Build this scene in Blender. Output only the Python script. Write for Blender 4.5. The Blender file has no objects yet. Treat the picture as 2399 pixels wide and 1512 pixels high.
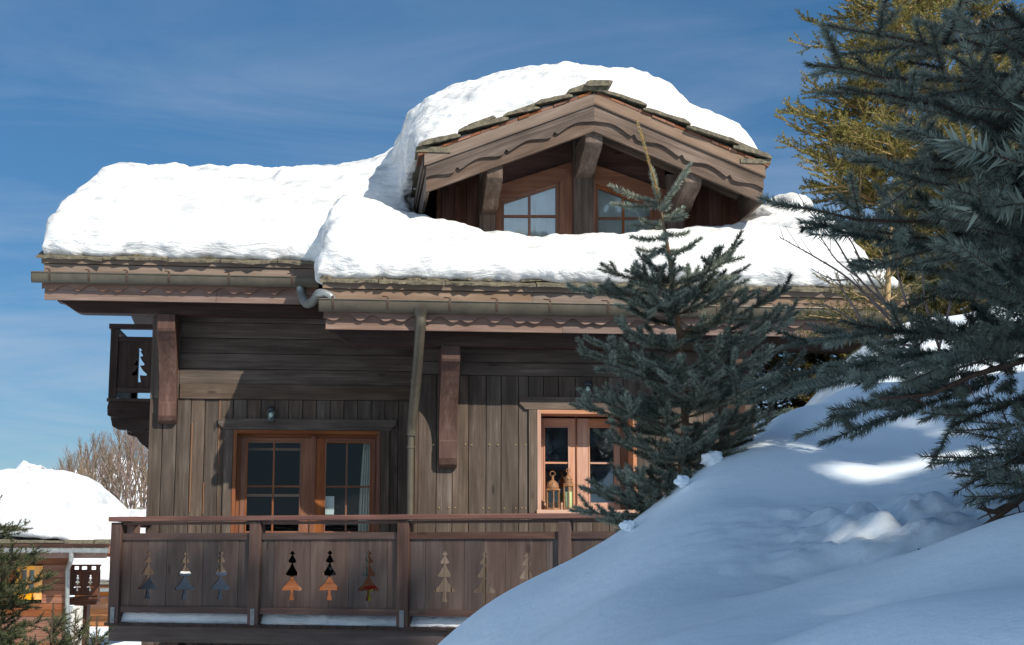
import bpy, bmesh, math, random
import numpy as np
from mathutils import Vector, Matrix, noise as mnoise
R = math.radians
scene = bpy.context.scene

# ------------------------------------------------------------------ camera
FPX, HORIZON = 3500.0, 1295.0
PITCH = math.atan((HORIZON - 756.0) / FPX)
cam_data = bpy.data.cameras.new("camera")
cam_data.sensor_width = 36.0
cam_data.lens = 36.0 * FPX / 2399.0
cam_data.clip_start = 0.05
cam_data.clip_end = 9000.0
cam = bpy.data.objects.new("camera", cam_data)
scene.collection.objects.link(cam)
cam.location = (0, 0, 0)
cam.rotation_euler = (math.pi / 2 + PITCH, 0, 0)
scene.camera = cam

# ------------------------------------------------------------------ sky, sun
SUN = Vector((0.795, -0.919, 1.03)).normalized()
SUN_EL = math.asin(SUN.z)
SUN_AZ = math.atan2(SUN.x, SUN.y)
world = bpy.data.worlds.new("World")
scene.world = world
world.use_nodes = True
wn, wl = world.node_tree.nodes, world.node_tree.links
wn.clear()
w_out = wn.new("ShaderNodeOutputWorld")
w_bg = wn.new("ShaderNodeBackground")
w_bg.inputs["Strength"].default_value = 0.076
sky = wn.new("ShaderNodeTexSky")
sky.sky_type = 'NISHITA'
sky.sun_disc = False
sky.sun_elevation = SUN_EL
sky.sun_rotation = SUN_AZ
sky.altitude = 1800
sky.air_density = 1.0
sky.dust_density = 0.15
sky.ozone_density = 3.0
wtc = wn.new("ShaderNodeTexCoord")
wmap = wn.new("ShaderNodeMapping")
wmap.inputs["Scale"].default_value = (1.2, 1.2, 7.0)
wmap.inputs["Rotation"].default_value = (0.0, R(8), 0.3)
wno = wn.new("ShaderNodeTexNoise")
wno.inputs["Scale"].default_value = 2.6
wno.inputs["Detail"].default_value = 7
wno.inputs["Roughness"].default_value = 0.6
wno.inputs["Distortion"].default_value = 0.7
wramp = wn.new("ShaderNodeMapRange")
wramp.inputs["From Min"].default_value = 0.40
wramp.inputs["From Max"].default_value = 0.72
wramp.inputs["To Min"].default_value = 0.0
wramp.inputs["To Max"].default_value = 0.85
wsep = wn.new("ShaderNodeSeparateXYZ")
wfall = wn.new("ShaderNodeMapRange")       # thin cirrus low in the sky, clear overhead
wfall.inputs["From Min"].default_value = 0.02
wfall.inputs["From Max"].default_value = 0.36
wfall.inputs["To Min"].default_value = 1.0
wfall.inputs["To Max"].default_value = 0.10
wmul = wn.new("ShaderNodeMath"); wmul.operation = 'MULTIPLY'
wmix = wn.new("ShaderNodeMix"); wmix.data_type = 'RGBA'
wmix.inputs["B"].default_value = (4.2, 5.0, 6.2, 1)
wl.new(wtc.outputs["Generated"], wmap.inputs["Vector"])
wl.new(wmap.outputs["Vector"], wno.inputs["Vector"])
wl.new(wno.outputs["Fac"], wramp.inputs["Value"])
wl.new(wtc.outputs["Generated"], wsep.inputs["Vector"])
wl.new(wsep.outputs["Z"], wfall.inputs["Value"])
wl.new(wramp.outputs["Result"], wmul.inputs[0])
wl.new(wfall.outputs["Result"], wmul.inputs[1])
wl.new(wmul.outputs["Value"], wmix.inputs["Factor"])
whs = wn.new("ShaderNodeHueSaturation")       # the clear, saturated blue of mountain air
whs.inputs["Saturation"].default_value = 1.16
wl.new(sky.outputs["Color"], whs.inputs["Color"])
wtint = wn.new("ShaderNodeMix"); wtint.data_type = 'RGBA'; wtint.blend_type = 'MULTIPLY'; wtint.inputs["Factor"].default_value = 1.0
whz = wn.new("ShaderNodeValToRGB")
whz.color_ramp.elements[0].position = 0.0; whz.color_ramp.elements[0].color = (0.40, 0.49, 0.55, 1)
whz.color_ramp.elements[1].position = 0.42; whz.color_ramp.elements[1].color = (0.80, 0.99, 0.95, 1)
wl.new(wsep.outputs["Z"], whz.inputs["Fac"])
wl.new(whs.outputs["Color"], wtint.inputs["A"]); wl.new(whz.outputs["Color"], wtint.inputs["B"])
wl.new(wtint.outputs["Result"], wmix.inputs["A"])
wbn = wn.new("ShaderNodeMapRange")            # added, unseen cloud veil behind the viewer, lifts ambient light on the bank
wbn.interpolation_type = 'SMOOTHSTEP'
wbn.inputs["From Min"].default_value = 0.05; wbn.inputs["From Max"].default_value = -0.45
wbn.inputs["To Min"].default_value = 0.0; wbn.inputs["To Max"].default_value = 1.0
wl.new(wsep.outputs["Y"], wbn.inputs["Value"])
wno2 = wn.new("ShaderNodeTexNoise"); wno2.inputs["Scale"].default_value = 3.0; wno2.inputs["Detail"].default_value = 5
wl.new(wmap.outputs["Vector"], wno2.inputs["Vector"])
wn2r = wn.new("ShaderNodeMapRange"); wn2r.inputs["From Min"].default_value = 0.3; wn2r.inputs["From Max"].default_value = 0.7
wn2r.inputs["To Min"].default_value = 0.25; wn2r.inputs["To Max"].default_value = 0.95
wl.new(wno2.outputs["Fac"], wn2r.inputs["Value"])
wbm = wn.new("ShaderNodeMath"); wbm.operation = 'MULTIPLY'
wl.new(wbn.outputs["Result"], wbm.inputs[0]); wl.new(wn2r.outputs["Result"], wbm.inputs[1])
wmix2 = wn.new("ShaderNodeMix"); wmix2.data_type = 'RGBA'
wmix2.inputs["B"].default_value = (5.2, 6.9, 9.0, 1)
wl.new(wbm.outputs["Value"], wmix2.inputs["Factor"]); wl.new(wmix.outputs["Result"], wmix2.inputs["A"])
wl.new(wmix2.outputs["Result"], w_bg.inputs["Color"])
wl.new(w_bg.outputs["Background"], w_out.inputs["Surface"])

sun_data = bpy.data.lights.new("sun", 'SUN')
sun_data.energy = 4.5
sun_data.angle = R(0.5)
sun_data.color = (1.0, 0.93, 0.82)
sun_ob = bpy.data.objects.new("sun", sun_data)
scene.collection.objects.link(sun_ob)
sun_ob.rotation_euler = SUN.to_track_quat('Z', 'Y').to_euler()
sun_ob.location = SUN * 50

scene.view_settings.view_transform = 'Standard'
scene.view_settings.look = 'None'
scene.view_settings.gamma = 1.0
scene.view_settings.exposure = 0.6
scene.cycles.max_bounces = 8
scene.cycles.transparent_max_bounces = 12
scene.cycles.use_denoising = True

# ------------------------------------------------------------------ pixel -> place at a chosen real distance
def ray(px, py):
    u = (px - 1199.5) / FPX
    v = (756.0 - py) / FPX
    return Vector((u, math.cos(PITCH) - v * math.sin(PITCH), math.sin(PITCH) + v * math.cos(PITCH)))

def W(px, py, Y):
    r = ray(px, py)
    return r * (Y / r.y)

HA = math.atan(0.11)                      # the chalet stands turned a little away to the right
HF = Matrix.Rotation(HA, 4, 'Z')
def Hx(px, py, d):
    """house coordinates (x along the front, d away, z up) of a pixel seen at house depth d"""
    r = HF.inverted() @ ray(px, py)
    return r * (d / r.y)
def hx(px, d, py=1000): return Hx(px, py, d).x
def hz(py, d, px=1000): return Hx(px, py, d).z

BB = -math.atan(0.30)                     # the long balcony comes nearer towards the right
BO = W(262, 1213, 13.55)
BF = Matrix.Translation(Vector((BO.x, BO.y, 0))) @ Matrix.Rotation(BB, 4, 'Z')
BFI = BF.inverted()
def Bx(px, py, e=0.0):
    r = BFI.to_3x3() @ ray(px, py)
    o = BFI @ Vector((0, 0, 0))
    t = (e - o.y) / r.y
    return o + r * t

# ------------------------------------------------------------------ scene bookkeeping
COL = scene.collection
def empty(name, loc, label=None, cat=None, group=None, kind=None):
    o = bpy.data.objects.new(name, None)
    o.location = loc
    o.empty_display_size = 0.2
    COL.objects.link(o)
    return tag(o, label, cat, group, kind)

def tag(o, label=None, cat=None, group=None, kind=None):
    if label: o["label"] = label
    if cat: o["category"] = cat
    if group: o["group"] = group
    if kind: o["kind"] = kind
    return o

def worldloc(o):
    p = Vector(o.location)
    while o.parent:
        o = o.parent
        p += Vector(o.location)
    return p

def link_mesh(name, me, mat, parent):
    o = bpy.data.objects.new(name, me)
    COL.objects.link(o)
    if mat: me.materials.append(mat)
    if parent: o.parent = parent
    return o

rnd = random.Random(7)

class MB:
    """collects boards, prisms and tubes; build() links them as one mesh"""
    def __init__(s, frame=None):
        s.v, s.f, s.g, s.r = [], [], [], []
        s.frame = frame or Matrix.Identity(4)
    def add(s, verts, faces, axis=None, rv=None):
        """axis: 0,1,2 = the grain direction in local coordinates, or a Vector"""
        n = len(s.v)
        off = Vector((rnd.uniform(0, 50), rnd.uniform(0, 50), rnd.uniform(0, 50)))
        rv = rnd.random() if rv is None else rv
        vs = [Vector(p) for p in verts]
        if axis is None:
            ext = [max(p[i] for p in vs) - min(p[i] for p in vs) for i in range(3)]
            axis = ext.index(max(ext))
        if isinstance(axis, int):
            A = Vector([1.0 if i == axis else 0.0 for i in range(3)])
        else: A = Vector(axis).normalized()
        B = A.orthogonal().normalized(); Cc = A.cross(B)
        for p in vs:
            s.v.append(s.frame @ p)
            s.g.append(Vector((p.dot(A), p.dot(B), p.dot(Cc))) + off)
            s.r.append(rv)
        s.f += [tuple(i + n for i in f) for f in faces]
    def box(s, x0, x1, y0, y1, z0, z1, axis=None, rv=None):
        if x0 > x1: x0, x1 = x1, x0
        if y0 > y1: y0, y1 = y1, y0
        if z0 > z1: z0, z1 = z1, z0
        vs = [(x, y, z) for x in (x0, x1) for y in (y0, y1) for z in (z0, z1)]
        s.add(vs, [(0,1,3,2), (4,6,7,5), (0,4,5,1), (2,3,7,6), (0,2,6,4), (1,5,7,3)], axis, rv)
    def bar(s, p, q, w, h, up=(0,0,1), rv=None):
        """a straight board from p to q, w wide sideways, h high"""
        p, q = Vector(p), Vector(q)
        a = (q - p).normalized(); u = Vector(up)
        sd = a.cross(u).normalized(); u = sd.cross(a).normalized()
        vs = []
        for c in (p, q):
            for i, j in ((-1,-1), (1,-1), (1,1), (-1,1)):
                vs.append(c + sd*(i*w/2) + u*(j*h/2))
        s.add(vs, [(3,2,1,0), (4,5,6,7), (0,1,5,4), (1,2,6,5), (2,3,7,6), (3,0,4,7)], a, rv)
    def prism(s, poly, plane, t0, t1, axis=None, rv=None):
        """poly: outline in 2 coordinates; plane 'xz' (extrude along y), 'yz' (along x), 'xy' (along z)"""
        if t0 > t1: t0, t1 = t1, t0
        def P(a, b, t):
            return {'xz': (a, t, b), 'yz': (t, a, b), 'xy': (a, b, t)}[plane]
        n = len(poly)
        area = sum(poly[i][0]*poly[(i+1) % n][1] - poly[(i+1) % n][0]*poly[i][1] for i in range(n))
        if area < 0: poly = poly[::-1]
        vs = [P(a, b, t0) for a, b in poly] + [P(a, b, t1) for a, b in poly]
        flip = plane == 'xz'
        f0 = tuple(range(n)) if flip else tuple(range(n))[::-1]
        f1 = tuple(range(2*n-1, n-1, -1)) if flip else tuple(range(n, 2*n))
        fs = [f0, f1]
        for i in range(n):
            j = (i+1) % n
            q = (i, j, n+j, n+i)
            fs.append(q[::-1] if flip else q)
        s.add(vs, fs, axis, rv)
    def tube(s, pts, rad, n=10, cap=True, rv=None):
        pts = [Vector(p) for p in pts]
        if not hasattr(rad, '__len__'): rad = [rad]*len(pts)
        vs, fs = [], []
        pu = None
        for i, p in enumerate(pts):
            a = (pts[min(i+1, len(pts)-1)] - pts[max(i-1, 0)]).normalized()
            if pu is None: pu = a.orthogonal().normalized()
            u = (pu - a*pu.dot(a)).normalized(); pu = u
            w = a.cross(u)
            for k in range(n):
                t = 2*math.pi*k/n
                vs.append(p + (u*math.cos(t) + w*math.sin(t))*rad[i])
        for i in range(len(pts)-1):
            for k in range(n):
                k2 = (k+1) % n
                fs.append((i*n+k, i*n+k2, (i+1)*n+k2, (i+1)*n+k))
        if cap:
            fs.append(tuple(range(n))[::-1]); fs.append(tuple(range((len(pts)-1)*n, len(pts)*n)))
        s.add(vs, fs, (pts[-1]-pts[0]).normalized() if (pts[-1]-pts[0]).length > 1e-6 else 2, rv)
    def lathe(s, c, prof, n=16, rv=None):
        vs, fs = [], []
        for r, z in prof:
            for k in range(n):
                t = 2*math.pi*(k+.5)/n
                vs.append((c[0]+r*math.cos(t), c[1]+r*math.sin(t), c[2]+z))
        m = len(prof)
        for i in range(m-1):
            for k in range(n):
                k2 = (k+1) % n
                fs.append((i*n+k, i*n+k2, (i+1)*n+k2, (i+1)*n+k))
        fs.append(tuple(range(n))[::-1]); fs.append(tuple(range((m-1)*n, m*n)))
        s.add(vs, fs, 2, rv)
    def build(s, name, mat, parent=None, smooth=False, bevel=0.0):
        off = worldloc(parent) if parent else Vector((0, 0, 0))
        me = bpy.data.meshes.new(name)
        me.from_pydata([v - off for v in s.v], [], s.f)
        a = me.attributes.new("gv", 'FLOAT_VECTOR', 'POINT')
        a.data.foreach_set("vector", np.array([c for g in s.g for c in g], dtype=np.float32))
        b = me.attributes.new("rnd", 'FLOAT', 'POINT')
        b.data.foreach_set("value", np.array(s.r, dtype=np.float32))
        me.validate()
        if smooth:
            me.polygons.foreach_set("use_smooth", [True]*len(me.polygons))
            try: me.set_sharp_from_angle(angle=R(40))
            except Exception: pass
        me.update()
        o = link_mesh(name, me, mat, parent)
        if bevel:
            m = o.modifiers.new("edge", 'BEVEL'); m.width = bevel; m.segments = 2; m.limit_method = 'ANGLE'
        return o

def fast_mesh(name, V, F, mat, parent, rv=None, smooth=False):
    """numpy arrays -> mesh object; V in world coordinates, F (n,3) or (n,4)"""
    off = np.array(worldloc(parent)) if parent else np.zeros(3)
    V = (np.asarray(V, dtype=np.float64) - off).astype(np.float32)
    F = np.asarray(F, dtype=np.int32)
    me = bpy.data.meshes.new(name)
    me.vertices.add(len(V)); me.vertices.foreach_set("co", V.ravel())
    k = F.shape[1]
    me.loops.add(F.size); me.loops.foreach_set("vertex_index", F.ravel())
    me.polygons.add(len(F))
    me.polygons.foreach_set("loop_start", np.arange(0, F.size, k, dtype=np.int32))
    me.polygons.foreach_set("loop_total", np.full(len(F), k, dtype=np.int32))
    if smooth: me.polygons.foreach_set("use_smooth", np.ones(len(F), dtype=bool))
    if rv is not None:
        a = me.attributes.new("rnd", 'FLOAT', 'POINT')
        a.data.foreach_set("value", np.asarray(rv, dtype=np.float32))
    me.update(calc_edges=True)
    return link_mesh(name, me, mat, parent)

# ------------------------------------------------------------------ materials
def new_mat(name):
    m = bpy.data.materials.new(name); m.use_nodes = True
    nt = m.node_tree
    for n in list(nt.nodes):
        if n.type != 'BSDF_PRINCIPLED' and n.type != 'OUTPUT_MATERIAL': nt.nodes.remove(n)
    b = next(n for n in nt.nodes if n.type == 'BSDF_PRINCIPLED')
    return m, nt.nodes, nt.links, b

def ramp(N, stops):
    r = N.new("ShaderNodeValToRGB")
    e = r.color_ramp.elements
    e[0].position, e[0].color = stops[0][0], (*stops[0][1], 1)
    e[1].position, e[1].color = stops[-1][0], (*stops[-1][1], 1)
    for p, c in stops[1:-1]:
        x = e.new(p); x.color = (*c, 1)
    return r

def wood(name, dark, mid, light, rough=0.62, streak=1.0, bump=0.35, var=0.25, spec=0.14, knots=True):
    m, N, L, b = new_mat(name)
    at = N.new("ShaderNodeAttribute"); at.attribute_name = "gv"
    ar = N.new("ShaderNodeAttribute"); ar.attribute_name = "rnd"
    mp = N.new("ShaderNodeMapping"); mp.inputs["Scale"].default_value = (1.6*streak, 34, 34)
    n1 = N.new("ShaderNodeTexNoise"); n1.inputs["Scale"].default_value = 1.0; n1.inputs["Detail"].default_value = 6; n1.inputs["Roughness"].default_value = 0.65; n1.inputs["Distortion"].default_value = 0.6
    mp2 = N.new("ShaderNodeMapping"); mp2.inputs["Scale"].default_value = (2.2, 9, 9)
    n2 = N.new("ShaderNodeTexNoise"); n2.inputs["Scale"].default_value = 1.0; n2.inputs["Detail"].default_value = 4
    L.new(at.outputs["Vector"], mp.inputs["Vector"]); L.new(mp.outputs[0], n1.inputs["Vector"])
    L.new(at.outputs["Vector"], mp2.inputs["Vector"]); L.new(mp2.outputs[0], n2.inputs["Vector"])
    add = N.new("ShaderNodeMath"); add.operation = 'MULTIPLY_ADD'; add.inputs[1].default_value = 0.55
    L.new(n1.outputs["Fac"], add.inputs[0])
    m2 = N.new("ShaderNodeMath"); m2.operation = 'MULTIPLY'; m2.inputs[1].default_value = 0.45
    L.new(n2.outputs["Fac"], m2.inputs[0]); L.new(m2.outputs[0], add.inputs[2])
    rp = ramp(N, [(0.30, dark), (0.52, mid), (0.72, light)])
    L.new(add.outputs[0], rp.inputs["Fac"])
    col = rp.outputs["Color"]
    if knots:                                   # sparse dark knots, stretched along the grain
        mk = N.new("ShaderNodeMapping"); mk.inputs["Scale"].default_value = (1.7, 5.5, 5.5)
        vo = N.new("ShaderNodeTexVoronoi"); vo.inputs["Scale"].default_value = 1.0
        kr = N.new("ShaderNodeMapRange"); kr.inputs["From Min"].default_value = 0.05; kr.inputs["From Max"].default_value = 0.11
        kr.inputs["To Min"].default_value = 0.6; kr.inputs["To Max"].default_value = 0.0
        mx = N.new("ShaderNodeMix"); mx.data_type = 'RGBA'; mx.inputs["B"].default_value = (*[c*0.35 for c in dark], 1)
        L.new(at.outputs["Vector"], mk.inputs["Vector"]); L.new(mk.outputs[0], vo.inputs["Vector"])
        L.new(vo.outputs["Distance"], kr.inputs["Value"]); L.new(kr.outputs[0], mx.inputs["Factor"])
        L.new(col, mx.inputs["A"]); col = mx.outputs["Result"]
    hv = N.new("ShaderNodeHueSaturation")
    mr = N.new("ShaderNodeMapRange"); mr.inputs["To Min"].default_value = 1-var; mr.inputs["To Max"].default_value = 1+var
    L.new(ar.outputs["Fac"], mr.inputs["Value"]); L.new(mr.outputs[0], hv.inputs["Value"])
    mh = N.new("ShaderNodeMapRange"); mh.inputs["From Max"].default_value = 0.37; mh.inputs["To Min"].default_value = 0.8; mh.inputs["To Max"].default_value = 1.2
    fr = N.new("ShaderNodeMath"); fr.operation = 'MODULO'; fr.inputs[1].default_value = 0.37
    L.new(ar.outputs["Fac"], fr.inputs[0]); L.new(fr.outputs[0], mh.inputs["Value"]); L.new(mh.outputs[0], hv.inputs["Saturation"])
    L.new(col, hv.inputs["Color"]); L.new(hv.outputs[0], b.inputs["Base Color"])
    b.inputs["Roughness"].default_value = rough
    b.inputs["Specular IOR Level"].default_value = spec
    bp = N.new("ShaderNodeBump"); bp.inputs["Strength"].default_value = bump; bp.inputs["Distance"].default_value = 0.01
    L.new(n1.outputs["Fac"], bp.inputs["Height"]); L.new(bp.outputs[0], b.inputs["Normal"])
    return m

def plain(name, col, rough=0.5, metal=0.0, nscale=0, nvar=0.3, bump=0.0, spec=0.5):
    m, N, L, b = new_mat(name)
    b.inputs["Roughness"].default_value = rough
    b.inputs["Metallic"].default_value = metal
    b.inputs["Specular IOR Level"].default_value = spec
    if nscale:
        tc = N.new("ShaderNodeTexCoord")
        n = N.new("ShaderNodeTexNoise"); n.inputs["Scale"].default_value = nscale; n.inputs["Detail"].default_value = 6; n.inputs["Roughness"].default_value = 0.7
        rp = ramp(N, [(0.3, [c*(1-nvar) for c in col]), (0.7, [min(1, c*(1+nvar)) for c in col])])
        L.new(tc.outputs["Object"], n.inputs["Vector"]); L.new(n.outputs["Fac"], rp.inputs["Fac"]); L.new(rp.outputs[0], b.inputs["Base Color"])
        if bump:
            bp = N.new("ShaderNodeBump"); bp.inputs["Strength"].default_value = bump; bp.inputs["Distance"].default_value = 0.01
            L.new(n.outputs["Fac"], bp.inputs["Height"]); L.new(bp.outputs[0], b.inputs["Normal"])
    else: b.inputs["Base Color"].default_value = (*col, 1)
    return m

def snow_mat(name, fine=60.0, amount=0.35, big=6.0, col=(0.86, 0.88, 0.90), dist=0.02, sss=0.0, sparkle=0.0, stretch=1.0, wet=None):
    m, N, L, b = new_mat(name)
    tc = N.new("ShaderNodeTexCoord")
    n1 = N.new("ShaderNodeTexNoise"); n1.inputs["Scale"].default_value = big; n1.inputs["Detail"].default_value = 8; n1.inputs["Roughness"].default_value = 0.62
    n2 = N.new("ShaderNodeTexNoise"); n2.inputs["Scale"].default_value = fine; n2.inputs["Detail"].default_value = 3; n2.inputs["Roughness"].default_value = 0.6
    mpp = N.new("ShaderNodeMapping"); mpp.inputs["Scale"].default_value = (1, 1, stretch); n1.inputs["Distortion"].default_value = .5 if stretch > 1 else 0
    L.new(tc.outputs["Object"], mpp.inputs["Vector"]); L.new(mpp.outputs[0], n1.inputs["Vector"]); L.new(tc.outputs["Object"], n2.inputs["Vector"])
    b1 = N.new("ShaderNodeBump"); b1.inputs["Strength"].default_value = amount; b1.inputs["Distance"].default_value = dist
    b2 = N.new("ShaderNodeBump"); b2.inputs["Strength"].default_value = amount*0.6; b2.inputs["Distance"].default_value = 0.003
    L.new(n1.outputs["Fac"], b1.inputs["Height"]); L.new(n2.outputs["Fac"], b2.inputs["Height"]); L.new(b1.outputs[0], b2.inputs["Normal"]); L.new(b2.outputs[0], b.inputs["Normal"])
    b.inputs["Base Color"].default_value = (*col, 1)
    b.inputs["Roughness"].default_value = 0.55
    b.inputs["Specular IOR Level"].default_value = 0.25
    if sss:
        b.inputs["Subsurface Weight"].default_value = sss
        b.inputs["Subsurface Radius"].default_value = (0.05, 0.05, 0.06)
        b.inputs["Subsurface Scale"].default_value = 0.6
    if wet:                                     # waterlogged grey patches in the old snow
        mw = N.new("ShaderNodeMapping"); mw.inputs["Scale"].default_value = (1, 1, 1.9)
        nw = N.new("ShaderNodeTexNoise"); nw.inputs["Scale"].default_value = wet; nw.inputs["Detail"].default_value = 7; nw.inputs["Roughness"].default_value = 0.62; nw.inputs["Distortion"].default_value = 0.8
        rw = ramp(N, [(0.34, [c*k for c, k in zip(col, (.60, .62, .64))]), (0.47, [c*0.86 for c in col]), (0.56, col)])
        L.new(tc.outputs["Object"], mw.inputs["Vector"]); L.new(mw.outputs[0], nw.inputs["Vector"]); L.new(nw.outputs["Fac"], rw.inputs["Fac"]); L.new(rw.outputs[0], b.inputs["Base Color"])
    if sparkle:                                 # single ice grains that catch the light
        vo = N.new("ShaderNodeTexVoronoi"); vo.inputs["Scale"].default_value = 130.0
        gt = N.new("ShaderNodeMath"); gt.operation = 'GREATER_THAN'; gt.inputs[1].default_value = 0.94
        rr = N.new("ShaderNodeMapRange"); rr.inputs["To Min"].default_value = 0.55; rr.inputs["To Max"].default_value = 0.12
        sp = N.new("ShaderNodeSeparateColor")
        L.new(tc.outputs["Object"], vo.inputs["Vector"]); L.new(vo.outputs["Color"], sp.inputs[0]); L.new(sp.outputs[0], gt.inputs[0])
        L.new(gt.outputs[0], rr.inputs["Value"]); L.new(rr.outputs[0], b.inputs["Roughness"])
    return m

def glass_mat(name, refl=0.35, tint=(0.9, 0.95, 0.95)):
    m, N, L, b = new_mat(name)
    N.remove(b)
    out = next(n for n in N if n.type == 'OUTPUT_MATERIAL')
    tr = N.new("ShaderNodeBsdfTransparent"); tr.inputs[0].default_value = (*tint, 1)
    gl = N.new("ShaderNodeBsdfGlossy"); gl.inputs["Roughness"].default_value = 0.03
    lw = N.new("ShaderNodeFresnel"); lw.inputs["IOR"].default_value = 1.5
    mr = N.new("ShaderNodeMapRange"); mr.inputs["To Min"].default_value = refl*0.4; mr.inputs["To Max"].default_value = 0.4 + refl*.6
    mx = N.new("ShaderNodeMixShader")
    tc = N.new("ShaderNodeTexCoord"); n = N.new("ShaderNodeTexNoise"); n.inputs["Scale"].default_value = 3.5
    bp = N.new("ShaderNodeBump"); bp.inputs["Strength"].default_value = 0.12; bp.inputs["Distance"].default_value = 0.01
    L.new(tc.outputs["Object"], n.inputs["Vector"]); L.new(n.outputs["Fac"], bp.inputs["Height"]); L.new(bp.outputs[0], gl.inputs["Normal"])
    L.new(lw.outputs[0], mr.inputs["Value"]); L.new(mr.outputs[0], mx.inputs[0]); L.new(tr.outputs[0], mx.inputs[1]); L.new(gl.outputs[0], mx.inputs[2])
    L.new(mx.outputs[0], out.inputs["Surface"])
    return m

def needle_mat(name, dark, light, trans=0.15, rough=0.55, sunlit_gold=None):
    m, N, L, b = new_mat(name)
    ar = N.new("ShaderNodeAttribute"); ar.attribute_name = "rnd"
    rp = ramp(N, [(0.0, dark), (0.9, light), (0.93, sunlit_gold), (1.0, sunlit_gold)] if sunlit_gold else [(0.0, dark), (0.9, light)])
    L.new(ar.outputs["Fac"], rp.inputs["Fac"]); L.new(rp.outputs[0], b.inputs["Base Color"])
    b.inputs["Roughness"].default_value = rough
    b.inputs["Specular IOR Level"].default_value = 0.3
    if trans:
        out = next(n for n in N if n.type == 'OUTPUT_MATERIAL')
        t = N.new("ShaderNodeBsdfTranslucent"); mx = N.new("ShaderNodeMixShader"); mx.inputs[0].default_value = trans
        L.new(rp.outputs[0], t.inputs["Color"]); L.new(b.outputs[0], mx.inputs[1]); L.new(t.outputs[0], mx.inputs[2]); L.new(mx.outputs[0], out.inputs["Surface"])
    return m

M = {}
M['siding'] = wood("weathered_siding", (0.034, 0.025, 0.019), (0.080, 0.060, 0.047), (0.154, 0.122, 0.100), var=0.22)
M['siding_gap'] = wood("siding_backing", (0.012, 0.008, 0.006), (0.02, 0.012, 0.008), (0.03, 0.02, 0.012), knots=False)
M['brown'] = wood("brown_timber", (0.04, 0.018, 0.012), (0.085, 0.040, 0.028), (0.14, 0.075, 0.055), var=0.14)
M['fascia'] = wood("fascia_timber", (0.105, 0.066, 0.050), (0.165, 0.108, 0.086), (0.25, 0.18, 0.15), var=0.12)
M['tanboard'] = wood("tan_copper_board", (0.12, 0.083, 0.060), (0.185, 0.134, 0.102), (0.26, 0.198, 0.158), var=0.10, bump=0.12, knots=False)
M['grey'] = wood("grey_brown_timber", (0.045, 0.031, 0.023), (0.105, 0.076, 0.060), (0.205, 0.158, 0.132), var=0.15, streak=0.8, bump=0.5)
M['red'] = wood("redwood_joinery", (0.09, 0.036, 0.02), (0.17, 0.072, 0.04), (0.27, 0.125, 0.07), var=0.12, rough=0.45, knots=False)
M['pink'] = wood("pale_redwood", (0.32, 0.16, 0.10), (0.44, 0.24, 0.16), (0.55, 0.33, 0.24), var=0.1, rough=0.5, knots=False)
M['rail'] = wood("red_brown_railing", (0.045, 0.026, 0.021), (0.085, 0.052, 0.042), (0.135, 0.090, 0.073), var=0.16)
M['railtop'] = wood("handrail_timber", (0.085, 0.035, 0.025), (0.14, 0.062, 0.046), (0.20, 0.10, 0.076), var=0.1, rough=0.4)
M['panel'] = wood("balcony_boards", (0.050, 0.033, 0.027), (0.086, 0.060, 0.050), (0.135, 0.101, 0.088), var=0.16)
M['darkwood'] = wood("dark_timber", (0.02, 0.012, 0.01), (0.04, 0.024, 0.02), (0.07, 0.045, 0.037), var=0.2)
M['slate'] = plain("lichen_slate", (0.095, 0.08, 0.05), 0.7, nscale=22, nvar=0.85, bump=1.0)
M['slate2'] = plain("grey_slate", (0.17, 0.16, 0.13), 0.7, nscale=9, nvar=0.6, bump=0.8)
M['copper'] = plain("weathered_copper", (0.085, 0.072, 0.052), 0.45, 0.3, nscale=4, nvar=0.3)
M['zinc'] = plain("grey_zinc", (0.24, 0.25, 0.24), 0.4, 0.5, nscale=6, nvar=0.25)
M['rusty'] = plain("rusty_steel", (0.075, 0.045, 0.03), 0.6, 0.4, nscale=30, nvar=0.5)
M['steel'] = plain("galvanised_plate", (0.16, 0.165, 0.165), 0.5, 0.5, nscale=25, nvar=0.3)
M['lantern'] = plain("rusted_lantern_tin", (0.24, 0.115, 0.05), 0.7, 0.2, nscale=40, nvar=0.55, bump=0.4)
M['iron'] = plain("dark_iron", (0.05, 0.055, 0.06), 0.45, 0.4)
M['candle'] = plain("candle_wax", (0.75, 0.72, 0.42), 0.5)
M['curtain'] = plain("pale_curtain", (0.55, 0.5, 0.42), 0.9)
M['blind'] = plain("window_blind", (0.74, 0.75, 0.74), 0.9, nscale=2.5, nvar=0.25)
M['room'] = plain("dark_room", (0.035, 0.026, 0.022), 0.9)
M['glass'] = glass_mat("window_glass", 0.0)
M['skyglass'] = glass_mat("dormer_glass", 0.45)
M['lglass'] = glass_mat("lantern_glass", 0.12, (0.75, 0.85, 0.8))
M['roofsnow'] = snow_mat("packed_roof_snow", 38, 0.55, 2.6, dist=0.12, col=(0.68, 0.685, 0.68), stretch=2.6, wet=1.7)
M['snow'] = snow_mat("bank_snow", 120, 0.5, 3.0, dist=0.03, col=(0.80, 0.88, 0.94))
M['farsnow'] = snow_mat("far_snow", 8, 0.5, 1.0, dist=0.2, col=(0.70, 0.71, 0.72), stretch=2.2, wet=.55)
M['bark'] = plain("spruce_bark", (0.085, 0.05, 0.035), 0.9, nscale=40, nvar=0.5, bump=0.6)
M['twig'] = plain("orange_twig", (0.30, 0.15, 0.06), 0.8, nscale=40, nvar=0.4)
M['birch'] = plain("bare_twig_bark", (0.17, 0.12, 0.10), 0.8, nscale=30, nvar=0.4)
M['yelltwig'] = plain("tan_trunk", (0.34, 0.23, 0.11), 0.8, nscale=30, nvar=0.35)
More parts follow.
